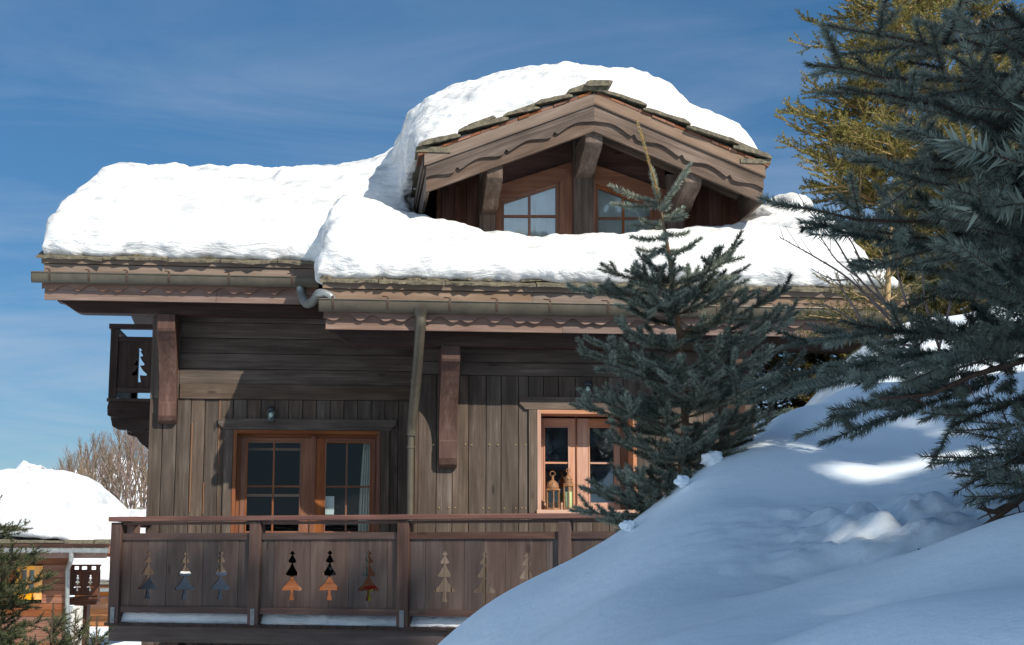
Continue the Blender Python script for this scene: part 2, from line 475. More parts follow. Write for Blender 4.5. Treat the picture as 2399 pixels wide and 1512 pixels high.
M['blue_needles'] = needle_mat("blue_spruce_needles", (0.05, 0.062, 0.044), (0.32, 0.355, 0.28), 0.12, sunlit_gold=(0.46, 0.30, 0.09))  # last colour stop paints sunlight into the leader's needles
M['bounce_needles'] = needle_mat("light_bounce_needles", (0.22, 0.24, 0.22), (0.62, 0.65, 0.66), 0.4)  # paled, translucent needles, added to bounce more light onto the bank
M['stem'] = plain("brown_spruce_stem", (0.13, 0.075, 0.04), 0.85, nscale=40, nvar=0.45)
M['greytwig'] = plain("grey_brown_twig", (0.15, 0.105, 0.065), 0.8, nscale=20, nvar=0.4)
M['big_needles'] = needle_mat("deep_blue_needles", (0.042, 0.060, 0.048), (0.25, 0.295, 0.25), 0.12)
M['yellow_needles'] = needle_mat("sunlit_olive_needles", (0.085, 0.088, 0.020), (0.27, 0.25, 0.065), 0.25)
M['green_needles'] = needle_mat("green_needles", (0.03, 0.045, 0.018), (0.09, 0.105, 0.04), 0.12)
M['dark_needles'] = needle_mat("dark_green_needles", (0.02, 0.035, 0.012), (0.10, 0.10, 0.025), 0.12)

# ================================================================== THE CHALET
GZ = -3.2
dL, dR = 15.3, 14.5                # wall faces: left (set back) and right (set forward)
dEL, dER = 14.70, 13.87            # eaves
chalet = empty("chalet", HF @ Vector((0, 16.5, GZ)), "large dark timber chalet with a snow-laden roof, gabled dormer and tree-cut balcony", "house")
xC0 = hx(349, dL)                  # left house corner
xC1 = hx(1762, dR)                 # right house corner
xS = hx(980, dR)                   # where the right part steps forward
zL = lambda y: hz(y, dEL, 420)
zR = lambda y: hz(y, dER, 1100)
ZF = Bx(500, 1462).z               # balcony floor
dRIDGE = 17.3
slope = (zL(611) - zR(666)) / (dEL - dER)
def roofz(d): return zR(666) + slope * (d - dER)

def H(): return MB(HF)

def cut_ranges(z0, z1, a, b, openings):
    segs = [(z0, z1)]
    for ox0, ox1, oz0, oz1 in openings:
        if b <= ox0 + 1e-5 or a >= ox1 - 1e-5: continue
        ns = []
        for s0, s1 in segs:
            if s1 <= oz0 or s0 >= oz1: ns.append((s0, s1)); continue
            if s0 < oz0: ns.append((s0, oz0))
            if s1 > oz1: ns.append((oz1, s1))
        segs = ns
    return segs

def vplanks(mb, xs, z0, z1, y0, y1, openings=(), gap=0.0035):
    cuts = sorted(set(list(xs) + [o[i] for o in openings for i in (0, 1) if xs[0] < o[i] < xs[-1]]))
    last = None
    for a, b in zip(cuts[:-1], cuts[1:]):
        ga = gap if a in xs else 0; gb = gap if b in xs else 0
        jy = rnd.uniform(-0.004, 0.004)
        r = rnd.random() if (a in xs or last is None) else last
        last = r
        for s0, s1 in cut_ranges(z0, z1, a, b, openings):
            mb.box(a + ga, b - gb, y0 + jy, y1, s0, s1, 2, r)

def hplanks(mb, x0, x1, zs, y0, y1, gap=0.003):
    for a, b in zip(zs[:-1], zs[1:]):
        mb.box(x0, x1, y0 + rnd.uniform(-0.003, 0.003), y1, a + gap, b - gap, 0)

# ---- walls -------------------------------------------------------
door_op = (hx(548, dL), hx(892, dL), ZF, hz(1009, dL, 700))
win_op = (hx(1258, dR), hx(1490, dR), hz(1203, dR, 1370), hz(962, dR, 1370))
zband0, zband1 = hz(936, dL, 600), hz(902, dL, 600)
mb = H()
pw = 0.139
xs = [xC0, hx(381, dL)]
while xs[-1] < xS + 0.02: xs.append(xs[-1] + pw)
vplanks(mb, xs, GZ, zband0 - 0.004, dL, dL + 0.03, [door_op])
hplanks(mb, hx(417, dL), xS + 0.02, [zband1 + i*0.158 for i in range(7)], dL, dL + 0.03)
mb.box(xC0, hx(417, dL) - 0.004, dL, dL + 0.03, zband0, zband1 + 0.95, 2)
mb.box(hx(419, dL), xS + 0.02, dL - 0.022, dL + 0.03, zband0, zband1, 0)
left_wall = mb.build("front_wall", M['siding'], chalet)
mb = H()
xs = [xS, hx(1023, dR), hx(1060, dR), hx(1098, dR), hx(1139, dR), hx(1174, dR), hx(1215, dR), hx(1238, dR)]
while xs[-1] < xC1 - 0.1: xs.append(xs[-1] + rnd.choice((0.15, 0.165, 0.158)))
xs.append(xC1)
z880 = hz(881, dR, 1200)
vplanks(mb, xs, GZ, z880 - 0.003, dR, dR + 0.03, [win_op])
hplanks(mb, xS, xC1, [z880, hz(850, dR, 1200), hz(818, dR, 1200), hz(780, dR, 1200), hz(745, dR, 1200), hz(700, dR, 1200)], dR, dR + 0.03)
mb.box(xS - 0.03, xS, dR, dL + 0.03, GZ, roofz(dR) - 0.22, 2)          # return of the step
mb.box(xC1, xC1 + 0.03, dR + 0.01, 20.0, GZ, roofz(dR) - 0.25, 2)
mb.build("front_wall", M['siding'], chalet)
M['brass'] = plain("brass_screw", (0.75, 0.5, 0.2), 0.3, 0.8)
M['rawwood'] = plain("bare_orange_wood", (0.26, 0.11, 0.045), 0.7)
for i, x in enumerate(xs[1:15]):                                      # screw heads in two rows
    for y_ in (1043, 1190):
        for o_ in (-.03, .03):
            if rnd.random() < .35: continue
            if win_op[0] - .1 < x + o_ < win_op[1] + .1 and y_ < 1203: continue
            z_ = hz(y_, dR, 1200) + rnd.uniform(-.006, .006)
            mb = H(); mb.tube([(x + o_, dR - .009, z_), (x + o_, dR - .003, z_)], .0065, 6); mb.build("screw_head", M['brass'], chalet)
for p_, ya, yb in ((449, 990, 1200), (512, 938, 1110), (480, 1130, 1205)):     # raw wood showing in open joints
    x = hx(p_, dL, 1050); mb = H(); mb.box(x - .0025, x + .0025, dL - .007, dL + .01, hz(yb, dL, p_), hz(ya, dL, p_), 2); mb.build("open_joint", M['rawwood'], chalet)
mb = H()                                                              # solid core behind the boards
def backing(x0, x1, y0, y1, z0, z1, op):
    ox0, ox1, oz0, oz1 = op
    mb.box(x0, ox0, y0, y1, z0, z1); mb.box(ox1, x1, y0, y1, z0, z1)
    mb.box(ox0, ox1, y0, y1, oz1, z1); mb.box(ox0, ox1, y0, y1, z0, oz0)
backing(xC0 + 0.01, xS, dL + 0.032, dL + 0.14, GZ, roofz(dL) - 0.25, door_op)
backing(xS + 0.002, xC1 - 0.01, dR + 0.032, dR + 0.14, GZ, roofz(dR) - 0.25, win_op)
zr = roofz(dRIDGE)
for xx in (xC0 + 0.005, xC1 - 0.13):
    mb.prism([(dL + 0.15, GZ), (20.0, GZ), (20.0, zr - .75), (dRIDGE, zr - 0.25), (dL + 0.15, roofz(dL + 0.15) - 0.25)], 'yz', xx, xx + 0.12)
mb.box(xC0, xC1, 20.0, 20.1, GZ, zr - .75)
mb.build("core_wall", M['siding_gap'], chalet)
mb = H()
mb.box(xC1 - 0.12, xC1 + 0.035, dR - 0.03, dR - 0.001, GZ, z880, 2)
mb.build("corner_post", M['grey'], chalet)
# trim round the door and the window
def surround(op, d, top_h, over, side_w, name="lintel"):
    m1 = H()
    x0, x1, z0, z1 = op
    c = 0.06
    zt0, zt1 = z1 + 0.004, z1 + top_h
    xa, xb = x0 - over, x1 + over
    m1.prism([(xa, zt0 + c), (xa + c, zt0), (xb - c, zt0), (xb, zt0 + c), (xb, zt1), (xa, zt1)], 'xz', d - 0.022, d, 0)
    m1.box(x0 - side_w, x0 - 0.004, d - 0.02, d, z0 if z0 > ZF + .1 else ZF, zt0 - 0.003, 2)
    m1.box(x1 + 0.004, x1 + side_w, d - 0.02, d, z0 if z0 > ZF + .1 else ZF, zt0 - 0.003, 2)
    m1.build(name, M['siding'], chalet)
surround(door_op, dL - 0.006, 0.115, 0.155, 0.09)
surround(win_op, dR - 0.006, 0.125, 0.175, 0.083)

# ---- joinery -----------------------------------------------------
def sash(parent, x0, x1, z0, z1, d, stile, rail_b, vbars, hbars, mat, th=0.045, bar=0.018, pane_mat='glass'):
    m = H()
    m.box(x0, x0 + stile[0], d, d + th, z0, z1, 2)
    m.box(x1 - stile[1], x1, d, d + th, z0, z1, 2)
    m.box(x0 + stile[0], x1 - stile[1], d + 0.001, d + th, z1 - stile[2], z1, 0)
    m.box(x0 + stile[0], x1 - stile[1], d + 0.001, d + th, z0, z0 + rail_b, 0)
    gx0, gx1, gz0, gz1 = x0 + stile[0], x1 - stile[1], z0 + rail_b, z1 - stile[2]
    for v in vbars: m.box(v - bar/2, v + bar/2, d + 0.003, d + th - 0.01, gz0, gz1, 2)
    for h in hbars: m.box(gx0, gx1, d + 0.006, d + th - 0.012, h - bar/2, h + bar/2, 0)
    # glazing bead
    for a, b2, c, e in ((gx0, gx0 + 0.012, gz0, gz1), (gx1 - 0.012, gx1, gz0, gz1)):
        m.box(a, b2, d - 0.006, d + 0.012, c, e, 2)
    m.box(gx0 + 0.012, gx1 - 0.012, d - 0.006, d + 0.012, gz1 - 0.012, gz1, 0)
    s = m.build("sash", mat, parent)
    p = H(); p.box(gx0, gx1, d + th*0.5, d + th*0.5 + 0.005, gz0, gz1)
    p.build("pane", M[pane_mat], parent)
    return s

def opening(name, op, d, recess, cas, mat, sill=True, label=None):
    x0, x1, z0, z1 = op
    m = H()
    f = d - 0.03
    m.box(x0, x0 + cas, f, d + recess, z0, z1, 2)
    m.box(x1 - cas, x1, f, d + recess, z0, z1, 2)
    m.box(x0 + cas, x1 - cas, f + 0.002, d + recess, z1 - cas, z1, 0)
    if sill: m.box(x0 - 0.01, x1 + 0.01, f - 0.03, d + recess, z0 - 0.002, z0 + cas*0.9, 0)
    o = m.build(name, mat, chalet)
    if label: o["label"] = label
    return o
# french door
dw = opening("french_door", door_op, dL, 0.12, 0.035, M['red'], sill=False)
ds = dL + 0.075
g = lambda p: hx(p, ds, 1100)
hzz = lambda y: hz(y, ds, 700)
zt = door_op[3] - 0.04
m_ = H(); m_.box(g(562), g(880), ds + 0.012, ds + 0.06, hzz(1026), zt + 0.004, 0); m_.box(g(728), g(739), ds - 0.02, ds + 0.03, ZF, hzz(1022), 2)
m_.box(g(553), g(564), ds + 0.01, ds + 0.06, ZF, zt, 2); m_.box(g(877), g(889), ds + 0.01, ds + 0.06, ZF, zt, 2)
m_.build("door_frame", M['red'], dw)
for gx0, gx1, gm, sx0, sx1 in ((577, 705, 641, 564, 728), (761, 869, 812, 739, 878)):
    x0, x1 = g(sx0), g(sx1)
    sash(dw, x0, x1, ZF + 0.03, hzz(1026) - 0.002, ds, (g(gx0) - x0, x1 - g(gx1), hzz(1024) - hzz(1033)), hzz(1352) - ZF - 0.03, [g(gm)], [hzz(1140), hzz(1247)], M['red'])
# lantern window
ww = opening("window", win_op, dR, 0.30, 0.036, M['pink'])
ds = dR + 0.27
g = lambda p: hx(p, ds, 1080)
hzz = lambda y: hz(y, ds, 1370)
zb, zt = win_op[2] + 0.034, win_op[3] - 0.036
for gx0, gx1, sx0, sx1 in ((1274, 1334, 1268, 1349), (1379, 1441, 1352, 1452)):
    x0, x1 = g(sx0), g(sx1)
    sash(ww, x0, x1, zb, zt - 0.02, ds, (g(gx0) - x0, x1 - g(gx1), zt - hzz(1000) - .02), hzz(1178) - zb if hzz(1178) > zb + .02 else .05, [], [hzz(1085)], M['pink'], pane_mat='skyglass')
m_ = H(); m_.box(g(1452) + 0.002, win_op[1] - 0.037, ds - 0.03, ds + 0.06, zb, zt, 2); m_.box(g(1349)+.001, g(1352)-.001, ds - 0.014, ds + 0.03, zb, zt, 2)
m_.build("frame", M['red'], ww)
# rooms behind the glass
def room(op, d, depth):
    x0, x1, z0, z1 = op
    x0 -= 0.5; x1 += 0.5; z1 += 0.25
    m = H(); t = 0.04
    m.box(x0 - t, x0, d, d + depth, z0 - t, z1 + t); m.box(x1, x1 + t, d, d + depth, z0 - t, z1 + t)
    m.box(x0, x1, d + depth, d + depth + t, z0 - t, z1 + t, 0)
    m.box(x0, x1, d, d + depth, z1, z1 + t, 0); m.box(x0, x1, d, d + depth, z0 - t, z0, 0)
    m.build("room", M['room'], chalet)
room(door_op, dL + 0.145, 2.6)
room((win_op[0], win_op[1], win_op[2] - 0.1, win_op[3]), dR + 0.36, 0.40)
# pale shelf rails inside the left leaf
dd = dL + 0.5
for y, lab in ((1053, "upper pale wooden shelf rail seen through the left leaf of the french door"), (1161, "lower pale wooden shelf rail seen through the left leaf of the french door")):
    m = H(); m.box(hx(560, dd), hx(722, dd), dd, dd + 0.02, hz(y + 3, dd, 640), hz(y - 3, dd, 640), 0)
    tag(m.build("wooden_shelf", M['pink']), lab, "shelf", "shelf rails behind the french door")
# curtain inside the right leaf
vs, fs = [], []
dd = dL + 0.22
nz, nx = 14, 26
for j in range(nz + 1):
    t = j / nz
    y_ = 1035 + (1440 - 1035) * t
    xa = 852 - 16 * min(1, t * 1.6) ** .8; xb = 868
    for i in range(nx + 1):
        s_ = i / nx
        p = Hx(xa + (xb - xa) * s_, y_, dd)
        vs.append(HF @ Vector((p.x, dd + 0.018 * math.sin(s_ * 26 + t), p.z)))
for j in range(nz):
    for i in range(nx):
        a = j * (nx + 1) + i; fs.append((a, a + 1, a + nx + 2, a + nx + 1))
cu = fast_mesh("curtain", [tuple(v) for v in vs], fs, M['curtain'], None, smooth=True)
cu.modifiers.new("thick", 'SOLIDIFY').thickness = 0.004
tag(cu, "pale gathered curtain hanging inside the right leaf of the french door", "curtain")
m = H(); dd = dL + 0.16
m.box(hx(764, dd), hx(786, dd), dd, dd + 0.006, hz(1206, dd, 770), hz(1163, dd, 770))
tag(m.build("notice_card", M['blind']), "small pale card standing behind the right glass of the french door", "card")

# ---- roof slabs, fascias, eaves -----------------------------------
xRL0, xRM, xRR1 = hx(103, dEL, 690), hx(757, dER, 690), hx(2128, dER, 700)
th = 0.17
def roof_profile(d0):
    return [(d0, roofz(d0)), (dRIDGE, zr), (21.0, zr - .6), (21.0, zr - .6 - th), (dRIDGE, zr - th), (d0, roofz(d0) - th)]
m = H()
m.prism(roof_profile(dEL + 0.02), 'yz', xRL0, xRM)
m.prism(roof_profile(dER + 0.02), 'yz', xRM + 0.002, xRR1)
# soffit battens seen from below
for k in range(26):
    x = xRL0 + 0.2 + k * 0.42
    if x > xRR1 - .2: break
    d0 = dEL if x < xRM else dER
    a, b = d0 + 0.08, (dL if x < xS else dR)
    m.bar((x, a, roofz(a) - th - 0.045), (x, b, roofz(b) - th - 0.045), 0.07, 0.085)
roof = m.build("roof", M['darkwood'], chalet)

def wave(x, period, amp, base):
    t = (x / period) % 1.0
    K = [(0, .45), (.12, 0), (.33, 1), (.51, 0), (.70, 1), (.88, 0), (1, .45)]
    for (a, va), (b, vb) in zip(K[:-1], K[1:]):
        if a <= t <= b:
            f = (t - a) / (b - a)
            if va in (0.45,) : f2 = math.sin(f * math.pi / 2)
            elif vb in (0.45,): f2 = 1 - math.cos(f * math.pi / 2)
            else: f2 = .5 - .5 * math.cos(math.pi * f)
            return base + amp * (va + (vb - va) * f2)
    return base

def eave(x0, x1, d, z, ys, gut_l, name_side):
    """ys: pixel heights of the courses"""
    b1t, b1b, b2b, rim, gb, sc_t, sc_b, fb = ys
    parts = []
    m1 = H()
    L = x1 - x0
    # copper-clad boards, in lengths
    def course(dd, th_, zt, zb, xa, mat_mb):
        x = xa
        while x < x1 - 0.01:
            xn = min(x1, x + rnd.uniform(1.5, 2.4))
            if x1 - xn < 0.5: xn = x1
            mat_mb.box(x + 0.0015, xn - 0.0015, dd, dd + th_, z(zb), z(zt), 0)
            x = xn
    course(d - 0.030, 0.05, b1t, b1b, x0 - 0.035, m1)
    course(d - 0.008, 0.05, b1b + 1.2, b2b + 14, x0 - 0.012, m1)
    m1.build("eave_flashing", M['tanboard'], roof)
    m2 = H()
    course(d + 0.012, 0.04, b2b + 8, fb, x0, m2)
    # scalloped valance
    n = int(L / 0.02)
    top = [(x0 - 0.02, z(b2b + 14) - .002)]
    per = 0.63
    bot = []
    for i in range(n + 1):
        x = x0 - 0.02 + (L + 0.02) * i / n
        bot.append((x, wave(x - x0, per, z(sc_t) - z(sc_b), z(sc_b))))
    poly = [(x1, z(b2b + 14) - .002), top[0]] + bot
    m2.prism(poly, 'xz', d - 0.022, d + 0.0115, 0)
    m2.build("fascia_board", M['fascia'], roof)
    # gutter
    r = 0.052
    gd = d - 0.012 - r
    gz_ = lambda y: hz(y, gd - r, 420 if name_side == 'l' else 1100)
    zc = gz_(rim) - .004; dep = (gz_(rim) - gz_(gb))*1.10
    m3 = H()
    xa, xb = gut_l, x1 + 0.02
    K = 14
    ring_o = [(gd - r * math.cos(math.pi * k / K), zc - dep * math.sin(math.pi * k / K)) for k in range(K + 1)]
    ring_i = [(gd - (r - .006) * math.cos(math.pi * k / K), zc - (dep - .006) * math.sin(math.pi * k / K)) for k in range(K + 1)]
    m3.prism(ring_o + ring_i[::-1], 'yz', xa, xb, 0)
    m3.prism(ring_o, 'yz', xa - 0.003, xa + 0.003, 0)
    m3.prism(ring_o, 'yz', xb - 0.003, xb + 0.003, 0)
    m3.tube([(xa, gd - r, zc), (xb, gd - r, zc)], 0.0085, 8)
    gut = m3.build("gutter", M['copper'], chalet, smooth=True)
    return gd, r, zc, gut

gdL, rG, zgL, gutL = eave(xRL0, hx(742, dEL, 640), dEL, zL, (611, 624, 643, 643, 664, 673, 687, 707), hx(74, dEL - .1, 640), 'l')
gdR, rG, zgR, gutR = eave(hx(763, dER, 740), xRR1, dER, zR, (666, 683, 706, 706, 731, 743, 757, 776), hx(747, dER - .1, 720), 'r')

def gutter_hooks(pxs, gd, r, zc, depth, gut, py, dface):
    for p in pxs:
        m = H(); x = hx(p, gd, py)
        pts = [(x, gd - (r + .004) * math.cos(math.pi * k / 12), zc - (depth + .004) * math.sin(math.pi * k / 12)) for k in range(13)]
        pts = [(x - 0.05, dface, zc + 0.05), (x - .004, gd - r - 0.004, zc + 0.030), (x, gd - r - .006, zc + .012)] + pts
        for a, b in zip(pts[:-1], pts[1:]): m.bar(a, b, 0.02 if a != pts[0] else 0.008, 0.006, up=(0, 1, 0.3))
        m.bar((x, gd + r * .9, zc - .01), (x, dface + .03, zc - .07), 0.02, 0.006, up=(1, 0, 0))
        m.build("gutter_hook", M['rusty'], gut)
gutter_hooks([118, 210, 299, 397, 537, 685], gdL, rG, zgL, .088, gutL, 650, dEL - .03)
gutter_hooks([780, 908, 1053, 1163, 1287, 1423, 1550, 1678, 1809, 2003, 2095], gdR, rG, zgR, .098, gutR, 720, dER - .03)

# slates along the eaves
def slates_row(m, x0, x1, d, z, th_, depth, lo, hi, skip=0.0, tilt=0.0):
    x = x0
    while x < x1:
        w = rnd.uniform(lo, hi)
        xe = min(x + w, x1)
        if rnd.random() >= skip:
            n = max(3, int((xe - x) / 0.06))
            fr = [(x + 0.004 + (xe - x - .008) * i / n, d + rnd.uniform(-0.03, 0.025)) for i in range(n + 1)]
            dz = rnd.uniform(-0.006, 0.006)
            k = len(m.v)
            m.prism(fr + [(xe - .003, d + depth), (x + .003, d + depth)], 'xy', z + dz, z + dz + th_ * rnd.uniform(.85, 1.2), 0)
            for i in range(k, len(m.v)):
                v = m.frame.inverted() @ m.v[i]; v.z += (v.y - d) * slope + mnoise.noise(v * 7) * .012 + mnoise.noise(v * 25) * .008; m.v[i] = m.frame @ v
        x = xe
m = H()
slates_row(m, hx(84, dEL - .05, 600), xRM, dEL - 0.07, roofz(dEL - .07) + .006, 0.022, 0.6, .45, .8)
slates_row(m, hx(100, dEL, 600), xRM, dEL + 0.03, roofz(dEL + .03) + .034, 0.022, 0.6, .4, .8, skip=.18)
slates_row(m, hx(748, dER - .05, 650), xRR1 + .03, dER - 0.07, roofz(dER - .07) + .006, 0.022, 0.6, .5, .9)
slates_row(m, hx(752, dER, 650), xRR1 + .03, dER + 0.02, roofz(dER + .02) + .034, 0.022, 0.6, .4, .8, skip=.18)
m.build("eave_slates", M['slate'], roof)

# purlins with profiled ends, under the eaves
def purlin(x0, x1, d0, d1, zt, zb, name="purlin"):
    m = H(); h = zt - zb; c = 0.24
    poly = [(x0, zt), (x0, zt - h * .30)]
    for i in range(1, 7):
        t = i / 6; poly.append((x0 + c * t, zt - h * (.30 + .70 * (.5 - .5 * math.cos(math.pi * t)))))
    poly += [(x1, zb), (x1, zt)]
    m.prism(poly, 'xz', d0, d1, 0)
    m.build(name, M['darkwood'], chalet)
dPL, dPR = dEL + 0.22, dER + 0.24
purlin(hx(134, dPL, 720), hx(905, dPL, 720), dPL, dPL + 0.16, hz(700, dPL, 420), hz(737, dPL, 420))
purlin(hx(770, dPR, 790), hx(2085, dPR, 790), dPR, dPR + 0.16, hz(770, dPR, 1100), hz(811, dPR, 1100))

# knee brackets
def bracket(parent, x0, x1, zt, zb, dw_, proj, nose, foot, mat, name="bracket", foot_p=0.09):
    """side outline (depth, height): block on top, concave sweep, rounded foot on the wall"""
    m = H(); Hh = zt - zb
    f = dw_ - proj
    P = [(dw_, zt), (f, zt), (f, zt - nose * .75), (f + .012, zt - nose * .9), (f + .045, zt - nose)]
    n = 10
    e = (dw_ - foot_p, zb + foot)
    s0 = P[-1]
    for i in range(1, n):
        t = i / n
        P.append((s0[0] + (e[0] - s0[0]) * (1 - (1 - t) ** 1.9) , s0[1] + (e[1] - s0[1]) * t))
    P += [e, (dw_ - foot_p - .012, zb + foot - .004), (dw_ - foot_p - .012, zb + foot * .35), (dw_ - foot_p * .85, zb + foot * .12), (dw_ - foot_p * .4, zb), (dw_, zb)]
    m.prism(P, 'yz', x0, x1, 2)
    return m.build(name, mat, parent, bevel=0.006)
bracket(chalet, hx(368, dL - .42, 760), hx(410, dL - .42, 760), hz(737, dPL, 400) - 0.002, hz(992, dL - .08, 400), dL - 0.001, 0.42, .19, .21, M['brown'])
b2 = bracket(chalet, hx(1035, dR - .45, 830), hx(1079, dR - .45, 830), hz(811, dPR, 1100) - 0.002, hz(1096, dR - .08, 1060), dR - 0.001, 0.42, .17, .26, M['brown'])
bracket(chalet, hx(1722, dR - .45, 830), hx(1764, dR - .45, 830), hz(811, dPR, 1100) - 0.002, hz(1050, dR - .08, 1700), dR - 0.001, 0.42, .17, .26, M['brown'])

# ---- downspouts --------------------------------------------------
def smooth_path(P, n=6):
    P = [Vector(p) for p in P]; out = []
    for i in range(len(P) - 1):
        p0, p1, p2, p3 = P[max(i-1, 0)], P[i], P[i+1], P[min(i+2, len(P)-1)]
        for k in range(n):
            t = k / n
            out.append(0.5 * ((2*p1) + (-p0 + p2)*t + (2*p0 - 5*p1 + 4*p2 - p3)*t*t + (-p0 + 3*p1 - 3*p2 + p3)*t**3))
    out.append(P[-1]); return out
m = H()
P = [Hx(985, 722, gdR), Hx(985, 742, gdR + .01), Hx(984, 770, gdR + .03), Hx(980, 830, 13.98), Hx(973, 910, 14.2), Hx(966, 985, 14.40), Hx(963, 1020, 14.44)]
m.tube(smooth_path(P, 5), [.080, .078, .072, .066, .060] + [.053]*5 + [.048]*21, 14)
P = [Hx(963, 1012, 14.44), Hx(962, 1060, 14.44), Hx(960, 1215, 14.44), Hx(957, 1330, 14.44)]
m.tube([Vector(P[0]), Vector(P[1])] + [Vector((P[1].x, 14.44, z_)) for z_ in (0.3, -.2, ZF, -3)], 0.034, 14)
for y in (1048, 1330):
    p = Hx(962, y, 14.44); m.tube([(P[1].x, 14.44, p.z - .012), (P[1].x, 14.44, p.z + .012)], .041, 14)
for t in ((985, 768, gdR + .035), (974, 893, 14.16)):
    p = Hx(*t); m.tube([p + Vector((0.002, -.006, .012)), p - Vector((0.002, -.006, .012))], .054, 14)
m.build("downspout", M['copper'], chalet, smooth=True)
m = H()
P = [Hx(702, 655, gdL), Hx(706, 690, gdL), Hx(718, 712, gdL - .25), Hx(734, 706, gdL - .5), Hx(748, 688, gdR + .05), Hx(772, 694, gdR), Hx(782, 712, gdR)]
m.tube(smooth_path(P, 7), 0.042, 14)
m.build("connecting_pipe", M['zinc'], chalet, smooth=True)

# ---- wall lamps ----------------------------------------------------
def wall_lamp(px, py0, py1, d, lab):
    zt, zb = hz(py0, d, px), hz(py1, d, px); x = hx(px, d, py0); h = zt - zb
    root = empty("wall_lamp", HF @ Vector((x, d, zb)), lab, "wall lamp", "wall lamps on the front of the chalet")
    m = H(); y = d - 0.07
    m.box(x - .03, x + .03, d - .036, d - .002, zb + h*.35, zb + h*.8)
    m.bar((x, d - .02, zb + h*.86), (x, y, zb + h*.93), .018, .018)
    m.build("wall_mount", M['iron'], root)
    m = H(); m.lathe((x, y, zb + h*.68), [(.048, 0), (.046, h*.1), (.036, h*.2), (.018, h*.29), (.006, h*.32)], 14); m.build("lamp_cap", M['iron'], root, smooth=True)
    m = H(); m.lathe((x, y, zb + h*.12), [(.032, 0), (.037, h*.1), (.037, h*.45), (.03, h*.56)], 14); m.build("lamp_glass", M['lglass'], root, smooth=True)
    m = H(); m.lathe((x, y, zb + h*.3), [(.006, 0), (.018, h*.08), (.02, h*.18), (.01, h*.3)], 10); m.build("light_bulb", M['blind'], root, smooth=True)
    m = H(); m.lathe((x, y, zb), [(.03, 0), (.044, h*.03), (.044, h*.12)], 14)
    for k in range(4):
        a = k*math.pi/2 + .6
        m.bar((x + .042*math.cos(a), y + .042*math.sin(a), zb + h*.1), (x + .042*math.cos(a), y + .042*math.sin(a), zb + h*.7), .006, .006, up=(1, 0, 0))
    m.build("lamp_cage", M['iron'], root, smooth=True)
wall_lamp(636, 953, 991, dL - .04, "small dark wall lamp above the french door")
wall_lamp(1374, 893, 931, dR - .04, "small dark wall lamp above the window with the tin lanterns")

# ---- tin lanterns on the sill ---------------------------------------
def tin_lantern(px0, px1, py0, py1, d, lab, tall, candle):
    pc = (px0 + px1)/2
    x = hx(pc, d, py1); w = (hx(px1, d, py1) - hx(px0, d, py1))/2
    zb = win_op[2] + 0.034; h = hz(py0, d, pc) - zb
    root = empty("tin_lantern", HF @ Vector((x, d, zb)), lab, "lantern", "rusty tin lanterns on the window sill")
    c = (x, d, zb); n = 6
    m = H(); m.lathe(c, [(w, 0), (w, h*.03), (w*.9, h*.05)], n)
    hb = h*(.50 if not tall else .56)
    for k in range(n):
        a = 2*math.pi*(k + .5)/n; q = Vector((x + w*.88*math.cos(a), d + w*.88*math.sin(a), 0))
        m.bar((q.x, q.y, zb + h*.03), (q.x, q.y, zb + hb), .010, .010, up=(1, 0, 0))
    m.lathe((x, d, zb + hb), [(w*.9, 0), (w*1.05, h*.01), (w*1.02, h*.045), (w*.8, h*.06)], n)
    m.build("lantern_frame", M['lantern'], root)
    m = H(); m.lathe((x, d, zb + h*.05), [(w*.84, 0), (w*.84, hb - h*.06)], n); m.build("glass_panel", M['lglass'], root)
    m = H()
    if not tall:
        m.lathe((x, d, zb + hb + h*.05), [(w*.8, 0), (w*.83, h*.06), (w*.7, h*.13), (w*.45, h*.2), (w*.18, h*.235), (w*.15, h*.36), (w*.2, h*.37)], 18)
    else:
        m.lathe((x, d, zb + hb + h*.05), [(w*.95, 0), (w*.9, h*.02), (w*.66, h*.03), (w*.68, h*.12), (w*.5, h*.19), (w*.2, h*.23), (w*.16, h*.33)], 18)
    m.build("lantern_dome", M['lantern'], root, smooth=True)
    for k in (4, 5, 6, 7, 8):
        for row in (0, 1):
            m = H()
            a = 2*math.pi*(k + row*.5)/9; rr = w*(.825 if row == 0 else .70); zz = zb + hb + h*(.09 + row*.08)
            q = Vector((x + rr*math.cos(a), d + rr*math.sin(a), zz)); dr = Vector((math.cos(a), math.sin(a), .2))
            m.tube([q, q + dr*.002], .0055, 6); m.build("air_hole", M['iron'], root)
    m = H()
    ring = [(x + w*.33*math.cos(t*math.pi/6), d, zb + h*.95 + w*.33*math.sin(t*math.pi/6)) for t in range(13)]
    m.tube(ring, .004, 6); m.build("ring_handle", M['lantern'], root, smooth=True)
    if candle:
        m = H(); m.lathe((x, d, zb + h*.055), [(w*.68, 0), (w*.70, h*.01), (w*.69, h*.37), (w*.6, h*.385), (w*.1, h*.375)], 20)
        m.tube([(x, d, zb + h*.43), (x + .002, d, zb + h*.47)], .003, 5)
        tag(m.build("candle", M['candle'], smooth=True), "thick cream candle standing inside the taller tin lantern", "candle")
tin_lantern(1277, 1313, 1106, 1197, dR + .075, "squat rusty tin lantern with a round pierced dome, left one on the window sill", False, False)
tin_lantern(1318, 1345, 1098, 1197, dR + .10, "slimmer rusty tin lantern holding a cream candle, right one on the window sill", True, True)

